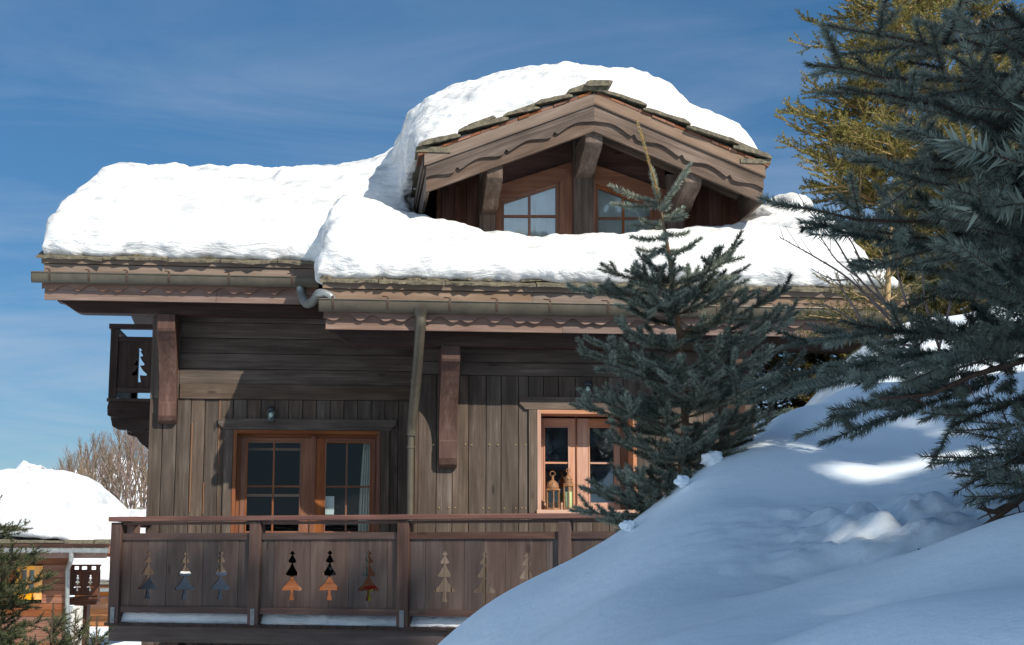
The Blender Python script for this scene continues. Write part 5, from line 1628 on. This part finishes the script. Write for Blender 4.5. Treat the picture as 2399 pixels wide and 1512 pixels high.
# slender young one in front of the eave end
GO = dict(r=.010, dens=700, ln=.022, wd=.0034, lat=.42, min=.07, gap=.06, maxlat=.3, bare=.12, sag=.0, roll=.4, ups=.3, depth=2, tw=1.5, turn=.2)
YG = 12.6
p = W(2078, 800, YG)
T = Tree(31)
tr = np.array([tuple(W(2078, 800, YG)), tuple(W(2079, 700, YG)), tuple(W(2083, 600, YG)), tuple(W(2092, 480, YG))])
T.wood_tube(tr, .036, .012, 8)
for b_, tx, ty, dy in ((780, 1885, 700, -.3), (760, 1862, 735, -.4), (790, 1870, 790, -.6), (740, 1905, 640, .0), (720, 1960, 665, -.3), (760, 2180, 700, -.2), (700, 2170, 640, .1), (680, 2010, 600, .2), (650, 2150, 560, .1), (700, 2190, 655, -.3), (620, 2040, 540, 0), (640, 2130, 590, -.3), (600, 2130, 500, 0), (780, 2180, 770, -.3), (790, 1960, 790, -.5)):
    f = np.clip((800 - b_)/320, 0, 1)*3; k = min(int(f), 2); q_ = tr[k] + (tr[k+1]-tr[k])*(f-k)
    branch(T, q_, np.array(tuple(W(tx, ty, YG + dy))), GO)
T.finish("slender_conifer", tuple(tr[0]), "slender green conifer with a pale trunk in front of the gutter's right end", "conifer", M['yelltwig'], M['green_needles'])

# ---- bare shrub -----------------------------------------------------------------
T = Tree(41); YT = 7.5
base = (2150, 815)
for pts in (((2150, 815), (2080, 720), (2010, 650), (1955, 560), (1900, 500), (1868, 452)), ((2150, 815), (2080, 745), (1990, 655), (1905, 600), (1860, 575), (1826, 556)), ((2010, 650), (1960, 610), (1925, 560), (1895, 530)), ((2080, 720), (2030, 640), (1990, 560), (1946, 528)),
            ((2150, 815), (2120, 700), (2090, 600), (2062, 500)), ((2150, 815), (2060, 790), (1990, 745), (1930, 715), (1880, 712)), ((2045, 790), (2000, 720), (1975, 680), (1962, 640)), ((2200, 815), (2170, 720), (2160, 640), (2150, 560)), ((2200, 815), (2230, 690), (2215, 650), (2190, 600)),
            ((2240, 800), (2290, 700), (2240, 640), (2180, 590)), ((1990, 655), (1950, 655), (1900, 630)), ((2120, 770), (2040, 700), (1990, 640))):
    P = np.array([tuple(W(a, b, YT + .02*i)) for i, (a, b) in enumerate(pts)]); Q = [tuple(v) for v in smooth_path([Vector(p) for p in P], 5)]
    th_ = .008 if pts[0][1] > 700 else .005
    T.wood_tube(np.array(Q), th_, .0014, 6)
    for q_, q2 in zip(Q[4:-1], Q[5:]):
        if T.rs.rand() < .7:
            ax = unit(np.array(q2) - np.array(q_)); d = unit(ax + T.rs.randn(3)*.6); T.wood_tube(curve_pts(q_, d, T.rs.uniform(.012, .022), 0, 3), .0026, .0008, 5)
        if T.rs.rand() < .16:
            d = unit(ax + T.rs.randn(3)*.5); T.wood_tube(curve_pts(q_, d, T.rs.uniform(.08, .2), .2, 5), .0022, .0009, 5)
rt_ = T.finish("bare_shrub", tuple(W(2150, 830, YT)), "leafless budding shrub leaning left in front of the roof's right end", "shrub", M['birch'], None)

# ---- young spruces at the lower left ---------------------------------------------
LO = dict(r=.010, dens=900, ln=.022, wd=.0030, lat=.50, min=.07, gap=.050, maxlat=.34, bare=.12, sag=.0, roll=.35, ups=.35, depth=2, tw=1.3, turn=.22)
YQ = 8.5
T = Tree(51); b0_ = np.array(tuple(W(-95, 1500, YQ))); b0_[2] = -3.1; t0_ = np.array(tuple(W(-60, 1130, YQ)))
T.wood_tube(np.linspace(b0_, t0_, 8), .05, .006, 8)
for zr_, tx, ty, dy in ((1260, 75, 1238, 0), (1250, 38, 1232, -.2), (1330, 55, 1320, 0), (1350, 100, 1290, -.3), (1400, 42, 1290, .2), (1420, 130, 1345, 0), (1430, 118, 1372, -.2), (1460, 60, 1365, -.1), (1400, 20, 1395, -.3), (1440, 85, 1410, -.1), (1500, 45, 1440, .2), (1520, 110, 1450, -.1), (1540, 60, 1480, 0), (1560, 95, 1505, -.2), (1470, 20, 1340, -.4), (1580, 30, 1470, -.4)):
    f = (W(0, zr_, YQ).z - b0_[2])/(t0_[2]-b0_[2]); branch(T, b0_ + (t0_-b0_)*f, np.array(tuple(W(tx, ty, YQ + dy))), LO)
for i in range(40):
    f = T.rs.uniform(.3, .97); r = .9*(1-f) + .15; a = T.rs.uniform(1.6, 5.2); q_ = b0_ + (t0_-b0_)*f; branch(T, q_, q_ + np.array([math.cos(a)*r, math.sin(a)*r, .12]), dict(LO, dens=400, ln=.03, wd=.006, gap=.09))
T.finish("young_spruce", tuple(b0_), "dark green young spruce at the left edge, in front of the neighbouring house", "spruce tree", M['bark'], M['green_needles'], "young spruces at the lower left")
for px, py, Y, sd, lab in ((125, 1415, 8.0, 52, "pale-tipped young spruce whose top shows near the bottom edge, left of the birch post"), (178, 1432, 8.8, 53, "small spruce top at the bottom edge below the neighbour's downspout"), (228, 1448, 8.4, 54, "small spruce top closest to the long balcony")):
    T = Tree(sd); t0_ = np.array(tuple(W(px, py, Y))); b0_ = t0_.copy(); b0_[2] = -3.15; b0_[0] -= .05
    T.wood_tube(np.linspace(b0_, t0_, 8), .035, .003, 7); T.needles(np.linspace(t0_ - (t0_-b0_)*.06, t0_, 4), 1200, .02, .003, fwd=.9)
    for i in range(46):
        g_ = .05 + .95*((i + T.rs.rand())/46)**1.2; r = .03 + .75*g_**.9*T.rs.uniform(.7, 1.05); r = min(r, .42 if sd != 54 else .3); a = T.rs.uniform(0, 2*np.pi); q_ = t0_ + (b0_-t0_)*g_*.9
        branch(T, q_, q_ + np.array([math.cos(a)*r, math.sin(a)*r, r*.75 + .02]), LO)
    T.finish("young_spruce", tuple(b0_), lab, "spruce tree", M['bark'], M['green_needles'], "young spruces at the lower left")

# ---- spruces behind the viewer that shade the bank ------------------------------
SH = dict(r=.010, dens=150, ln=.16, wd=.07, lat=.45, min=.35, gap=.28, maxlat=1.3, bare=.05, sag=.08, roll=.3, ups=.3, depth=1, tw=4, turn=.1)
SHADERS = [((4.4, -2.6), 7.0, 1.5, 61), ((5.9, -3.0), 8.8, 1.6, 62), ((7.4, -2.8), 10.6, 1.7, 63), ((8.7, -3.4), 11.3, 1.8, 64), ((10.6, -3.0), 17.85, 1.6, 67), ((11.25, -3.1), 17.45, 1.5, 68), ((11.9, -2.9), 16.9, 1.1, 69)]
for (x, y), top, rad, sd in SHADERS:
    z = gz1(x, y)
    conifer("spruce", "tall spruce behind the viewpoint, needles paled to bounce light, beyond the right of the picture", (x, y, z), top - z, rad, sd, M['bounce_needles'], M['bark'], SH, 150 if top < 15 else 300, .06, gap=True, top_r=.26 if top < 15 else .42, bias=.75 if top < 15 else .5, group="spruces behind the viewpoint")

# ================================================================== NEIGHBOURING HOUSE (far left)
NY = 45.0
NF = Matrix.Identity(4)
def N_(): return MB(NF)
def nx(px, Y=NY): return W(px, 1350, Y).x
def nz(py, Y=NY): return W(120, py, Y).z
M['redwall'] = wood("red_brown_siding", (0.11, 0.042, 0.024), (0.17, 0.07, 0.04), (0.24, 0.11, 0.065), var=.2, knots=False, streak=.4)
M['orangewall'] = wood("orange_siding", (0.20, 0.075, 0.028), (0.30, 0.12, 0.045), (0.40, 0.18, 0.075), var=.15, knots=False, streak=.4)
M['pinkboard'] = wood("pinkish_fascia", (0.15, 0.08, 0.06), (0.22, 0.125, 0.095), (0.30, 0.185, 0.15), var=.1, knots=False)
def horiz_wall(m, x0, x1, y, z0, z1, ops, st=.19, th=.2):
    z = z0
    while z < z1:
        zt_ = min(z + st, z1)
        xs_ = [(x0, x1)]
        for a, b, c, e in ops:
            if zt_ > c and z < e:
                ns = []
                for s_, t_ in xs_:
                    if s_ < a: ns.append((s_, min(a, t_)))
                    if t_ > b: ns.append((max(b, s_), t_))
                xs_ = ns
        for s_, t_ in xs_: m.box(s_, t_, y + rnd.uniform(-.006, .006), y + th, z + .006, zt_ - .004, 0)
        z = zt_
nh = empty("house", (nx(0), NY + 3, GZ), "reddish brown neighbouring house with an orange lit window and rounded snow cap", "house")
nw0, nw1 = -30.0, nx(160)
op = (nx(36), nx(100), nz(1405), nz(1326))
m = N_(); horiz_wall(m, nw0, nw1, NY, GZ, nz(1300), [op])
m.prism([(nw1 - .2, NY + .22), (nw1 - .01, NY + .22), (nw1*1.185, NY + 8), (nw1*1.185 - .2, NY + 8)], 'xy', GZ, nz(1300)); m.box(nw0, nw1*1.185, NY + 8, NY + 8.2, GZ, nz(1300))
m.build("wall", M['redwall'], nh)
m = N_(); w_ = .16
m.box(op[0], op[0] + w_, NY - .04, NY + .12, op[2], op[3], 2); m.box(op[1] - w_*1.5, op[1], NY - .04, NY + .12, op[2], op[3], 2)
m.box(op[0] + w_, op[1] - w_*1.5, NY - .035, NY + .12, op[3] - .12, op[3], 0); m.box(op[0] + w_, op[1] - w_*1.5, NY - .035, NY + .12, op[2], op[2] + .2, 0)
xm = (op[0] + w_ + op[1] - w_*1.5)/2; m.box(xm - .035, xm + .035, NY, NY + .1, op[2] + .2, op[3] - .12, 2); m.box(op[0] + w_, op[1] - w_*1.5, NY + .01, NY + .09, (op[2] + op[3])/2 - .03, (op[2] + op[3])/2 + .03, 0)
M['orangewood'] = wood("orange_joinery", (0.50, 0.20, 0.04), (0.70, 0.32, 0.07), (0.80, 0.42, 0.12), var=.1, knots=False)
wd_ = m.build("window", M['orangewood'], nh)
m = N_(); m.box(op[0] + w_, op[1] - w_*1.5, NY + .06, NY + .07, op[2] + .2, op[3] - .12); m.build("pane", M['glass'], wd_)
m = N_(); m.box(op[0], op[1], NY + .5, NY + .52, op[2], op[3]); m.build("curtain", M['blind'], nh)
ne = NY - .9
m = N_()
x1 = nx(255, ne)
m.prism([(ne, W(0, 1272, ne).z), (NY + 5, W(0, 1272, ne).z + .15), (NY + 10.5, W(0, 1272, ne).z), (NY + 10.5, W(0, 1272, ne).z - .2), (NY + 5, W(0, 1272, ne).z - .05), (ne, W(0, 1272, ne).z - .1)], 'yz', -31, x1)
nr = m.build("roof", M['pinkboard'], nh)
m = N_(); m.box(-31, x1, ne - .05, ne, W(0, 1297, ne).z, W(0, 1274, ne).z, 0); m.box(-31, x1 - .1, ne + .02, ne + .08, W(0, 1308, ne).z, W(0, 1296, ne).z, 0); m.build("fascia_board", M['pinkboard'], nr)
m = N_()
x = -31
while x < x1:
    l = rnd.uniform(.5, 1.0); m.box(x, min(x + l - .02, x1 + .05), ne - .2, ne + .8, W(0, 1273, ne).z + rnd.uniform(-.02, .02), W(0, 1265, ne).z + rnd.uniform(-.03, .02), 0); x += l
m.build("eave_slates", M['slate'], nr)
m = N_(); m.tube([(-31, ne - .15, W(0, 1290, ne).z), (nx(254, ne), ne - .15, W(0, 1290, ne).z)], .075, 10); 
for k in range(16):
    x_ = nx(250 - k*26, ne); m.bar((x_, ne - .23, W(0, 1283, ne).z), (x_, ne - .15, W(0, 1298, ne).z), .02, .02)
m.build("gutter", M['zinc'], nh, smooth=True)
m = N_(); m.tube([W(167, 1292, ne - .15), W(167, 1312, ne - .15), W(158, 1334, NY - .12), W(157, 1470, NY - .12), W(157, 1540, NY - .12)], .07, 10); m.build("downspout", M['zinc'], nh, smooth=True)
# its small balcony with two cut trees
NYb = NY + 1.5
cx = lambda p: W(p, 1350, NYb).x
cz = lambda y: W(200, y, NYb).z
m = N_(); m.box(cx(160), cx(233), NYb - .05, NYb + 2, cz(1404), cz(1400)); m.box(cx(163), cx(228), NYb + .1, NYb + .4, cz(1418), cz(1404)); m.box(cx(180), cx(196), NYb + .5, NYb + .9, GZ, cz(1418))
nb_ = m.build("balcony", M['brown'], nh)
m = N_(); m.box(cx(160), cx(235), NYb - .08, NYb + .08, cz(1327), cz(1323), 0)
for a, b in ((160, 173), (184, 190), (203, 213), (224, 233)): m.box(cx(a), cx(b), NYb, NYb + .06, cz(1336), cz(1326), 2)
m.box(cx(224), cx(233), NYb + .06, NYb + .12, cz(1401), cz(1336), 2); m.box(cx(160), cx(233), NYb - .01, NYb + .05, cz(1340), cz(1335), 0)
m.build("handrail", M['brown'], nb_)
m = N_()
s_ = (cz(1345) - cz(1383))/.423
e_ = [163, 182, 197, 212, 230]
for tx_, lo, hi in ((182, 163, 197), (212, 197, 230)):
    tree_board(m, cx(lo), cx(tx_) - .002, cz(1339), cz(1395), cx(tx_) - .002, cz(1347), 1, NYb + .005, NYb + .03, s_)
    tree_board(m, cx(tx_) + .002, cx(hi), cz(1339), cz(1395), cx(tx_) + .002, cz(1347), -1, NYb + .005, NYb + .03, s_)
m.build("cut_out_panel", M['brown'], nb_)
# snow cap
def capsnow(name, lab, P, y0, x_left, ridge_y, zb_, seed, depth=10):
    """P: outline (px,py) of the cap's end as seen; P at distance y0"""
    V, Fq = [], []
    pts = [W(a, b, y0) for a, b in P]
    n = len(pts); prof_x = [p.x for p in pts]; prof_z = [p.z for p in pts]
    rows = [(-.9, .06, .0), (-1.0, .35, .0), (-.8, .62, 0), (-.3, .80, 0), (.8, .93, 0), (2.5, 1.0, 0), (5, 1.0, 0), (8, .8, 0), (10.5, .3, 0), (10.5, 0, 0)]
    xs_ = np.linspace(x_left, prof_x[-1], 90)
    for i, x in enumerate(xs_):
        zt_ = np.interp(x, prof_x, prof_z)
        for dy, f, _ in rows:
            z = zb_ + (zt_ - zb_)*f + .12*mnoise.noise(Vector((x*.7, dy*.6, seed)))*f + .05*mnoise.noise(Vector((x*2.5, dy*2, seed)))
            V.append((x, ridge_y + dy, z))
    for dy, f, _ in rows: V.append((xs_[-1] + .25, ridge_y + dy*.9 + .3, zb_ - .05))      # closes the end of the cap
    nr_ = len(rows)
    for i in range(len(xs_)):
        for j in range(nr_-1): Fq.append((i*nr_+j, (i+1)*nr_+j, (i+1)*nr_+j+1, i*nr_+j+1))
    o = fast_mesh(name, V, Fq, M['farsnow'], None, smooth=True)
    mod = o.modifiers.new("s", 'SUBSURF'); mod.levels = 2; mod.render_levels = 2
    mod = o.modifiers.new("t", 'SOLIDIFY'); mod.thickness = .05
    mod = o.modifiers.new("d", 'DISPLACE'); mod.texture = clouds("cap" + str(seed), .9); mod.strength = .22; mod.mid_level = .5; mod.texture_coords = 'GLOBAL'
    tag(o, lab, "roof snow", kind="stuff"); return o
capsnow("roof_snow", "rounded snow cap on the neighbouring house at the left edge", [(-400, 1112), (-60, 1112), (20, 1104), (90, 1101), (150, 1103), (178, 1110), (192, 1135), (208, 1165), (222, 1190), (234, 1215), (244, 1240), (251, 1264)], NY + 3, -31, NY, W(0, 1268, ne).z, 1)
# second, more distant house with orange boards low down
Y2 = 68.0
n2 = empty("house", W(270, 1450, Y2 + 3), "distant house with orange boards glimpsed between the neighbour and the long balcony", "house")
z_ = lambda y: W(220, y, Y2).z
m = N_(); horiz_wall(m, W(175, 1400, Y2).x, W(420, 1400, Y2).x, Y2, z_(1480), z_(1376), [], .25); m.build("wall", M['orangewall'], n2)
m = N_(); m.prism([(Y2 - 1, z_(1366)), (Y2 + 5, z_(1366) + .1), (Y2 + 11, z_(1366)), (Y2 + 11, z_(1374)), (Y2 - 1, z_(1374))], 'yz', W(170, 1400, Y2).x, W(420, 1400, Y2).x); rr = m.build("roof", M['pinkboard'], n2)
m = N_(); m.tube([(W(170, 1400, Y2).x, Y2 - 1.15, z_(1381)), (W(420, 1400, Y2).x, Y2 - 1.15, z_(1381))], .09, 8); m.build("gutter", M['zinc'], rr, smooth=True)
m = N_(); m.box(W(170, 1400, Y2).x, W(420, 1400, Y2).x, Y2 - 1.2, Y2 - .2, z_(1368), z_(1363)); m.build("eave_slates", M['slate2'], rr)
capsnow("roof_snow", "snow lying on the roof of the distant orange-boarded house", [(100, 1305), (200, 1303), (240, 1305), (420, 1310)], Y2 + 2, W(120, 1300, Y2).x, Y2, z_(1364), 2)
# third roof, with stone chimney caps
Y3 = 85.0
n3 = empty("house", W(290, 1290, Y3 + 3), "far house whose snowy roof carries two small stone-capped chimneys", "house")
m = N_(); m.box(W(215, 1290, Y3).x, W(420, 1290, Y3).x, Y3, Y3 + 9, GZ, W(290, 1262, Y3).z); m.build("wall", M['redwall'], n3)
m = N_(); m.prism([(Y3 - 1, W(290, 1262, Y3).z), (Y3 + 4, W(290, 1250, Y3).z), (Y3 + 10, W(290, 1262, Y3).z)], 'yz', W(200, 1290, Y3).x, W(420, 1290, Y3).x); r3 = m.build("roof", M['pinkboard'], n3)
for px_, w_ in ((237, 11), (326, 14)):
    m = N_(); a, b = W(px_ - w_*.7, 1200, Y3 + 3), W(px_ + w_*.7, 1200, Y3 + 3)
    m.box(a.x, b.x, Y3 + 3, Y3 + 3.5, W(px_, 1235, Y3).z, W(px_, 1197, Y3).z)
    ch = m.build("chimney", M['redwall'], r3)
    m = N_(); xm = (a.x + b.x)/2; hw = (b.x - a.x)*.75; zt_ = W(px_, 1198, Y3).z
    m.prism([(xm - hw, zt_), (xm, zt_ + .33), (xm + hw, zt_), (xm + hw, zt_ - .07), (xm, zt_ + .22), (xm - hw, zt_ - .07)], 'xz', Y3 + 2.7, Y3 + 3.8); m.build("chimney_cap", M['slate2'], ch)
capsnow("roof_snow", "smooth snow on the far roof with two stone-capped chimneys", [(150, 1196), (240, 1196), (300, 1194), (420, 1197)], Y3 + 3, W(180, 1300, Y3).x, Y3, W(290, 1262, Y3).z, 3)
# white-barked post and snow between the houses
m = N_(); p = W(172, 1500, 30); m.tube([(p.x, 30, GZ), (p.x + .03, 30, W(172, 1420, 30).z)], [.16, .13], 10)
M['birchbark'] = plain("white_birch_bark", (0.45, 0.42, 0.38), .8, nscale=6, nvar=.7)
tag(m.build("birch_trunk", M['birchbark'], smooth=True), "short pale birch trunk below the neighbour's balcony", "tree trunk")
m = N_(); m.box(nx(158, 44.2), nx(300, 66), 44.0, 66.0, GZ - .05, GZ + .09)
# ---- bare trees behind ------------------------------------------------------------
T0 = Tree(71)
for i in range(20):
    T = Tree(71 + i); rs = T.rs
    px = 140 + 11.2*i + rs.uniform(-5, 5); Y = 98 + rs.uniform(-10, 16)
    top = interp(px, [(140, 1095), (165, 1062), (200, 1045), (230, 1030), (262, 1045), (285, 1010), (310, 990), (345, 1010)]) + rs.uniform(-14, 20)
    b = np.array(tuple(W(px, 1262, Y))); t = np.array(tuple(W(px + rs.uniform(-6, 6), top, Y)))
    b[2] -= 2.5
    P = np.linspace(b, t, 9); P[:, :2] += rs.randn(9, 2)*.05; T.wood_tube(P, .12, .018, 6)
    h = t[2] - b[2]
    for k in range(24):
        f = rs.uniform(.30, .97); kk = f*8; j = int(kk); q_ = P[j] + (P[j+1]-P[j])*(kk-j)
        a = rs.uniform(0, 2*np.pi); sp = rs.uniform(.25, .6); d = np.array([math.cos(a)*sp, math.sin(a)*sp, 1.0]); l = h*(1-f)*.55 + h*.09
        Q = curve_pts(q_, d, l, .35, 5, .05, rs); T.wood_tube(Q, .032, .010, 4)
        for w_ in range(5):
            jj = rs.randint(1, 5); d2 = unit(Q[jj]-Q[jj-1]) + rs.randn(3)*.42; T.wood_tube(curve_pts(Q[jj], d2, l*rs.uniform(.2, .5), .3, 3, .05, rs), .014, .007, 3)
    T.finish("bare_tree", tuple(b), "leafless golden brown tree in the row behind the far snowy roof", "tree", M['greytwig'] if i % 3 else M['birch'], None, "leafless trees behind the far roofs")
# ---- distant mountains ------------------------------------------------------------
n1, n2_ = 260, 40
V = []
for i in range(n1):
    px = -700 + 1700*i/(n1-1)
    ridge = interp(px, [(-700, 1150), (-200, 1130), (0, 1110), (30, 1100), (50, 1088), (62, 1084), (90, 1092), (112, 1102), (140, 1108), (190, 1106), (240, 1088), (275, 1077), (300, 1082), (330, 1098), (400, 1120), (700, 1150), (1000, 1180)])
    for j in range(n2_):
        t = j/(n2_-1); Y = 2600 + 500*t
        w = W(px, ridge, 2600); f = math.sin(math.pi*min(t*1.0 + .0, 1))**.9 if 0 < t < 1 else 0
        z = -60 + (w.z*1.0*(1 + .19*t) + 60)*f
        z += (16*mnoise.fractal(Vector((px*.02, t*6, 1)), .9, 2.1, 5))*f
        V.append((w.x*(Y/2600), Y, z))
Fq = [(i*n2_+j, (i+1)*n2_+j, (i+1)*n2_+j+1, i*n2_+j+1) for i in range(n1-1) for j in range(n2_-1)]
mm, N, L, b = new_mat("mountain_rock_and_snow")
tc = N.new("ShaderNodeTexCoord"); no = N.new("ShaderNodeTexNoise"); no.inputs["Scale"].default_value = .035; no.inputs["Detail"].default_value = 9; no.inputs["Roughness"].default_value = .75
rp = ramp(N, [(.50, (.80, .83, .88)), (.60, (.14, .13, .13))]); L.new(tc.outputs["Object"], no.inputs["Vector"]); L.new(no.outputs["Fac"], rp.inputs["Fac"]); L.new(rp.outputs[0], b.inputs["Base Color"]); b.inputs["Roughness"].default_value = .8
o = fast_mesh("mountain", V, Fq, mm, None, smooth=False); tag(o, "snowy rocky mountain crest on the horizon", None, kind="structure")
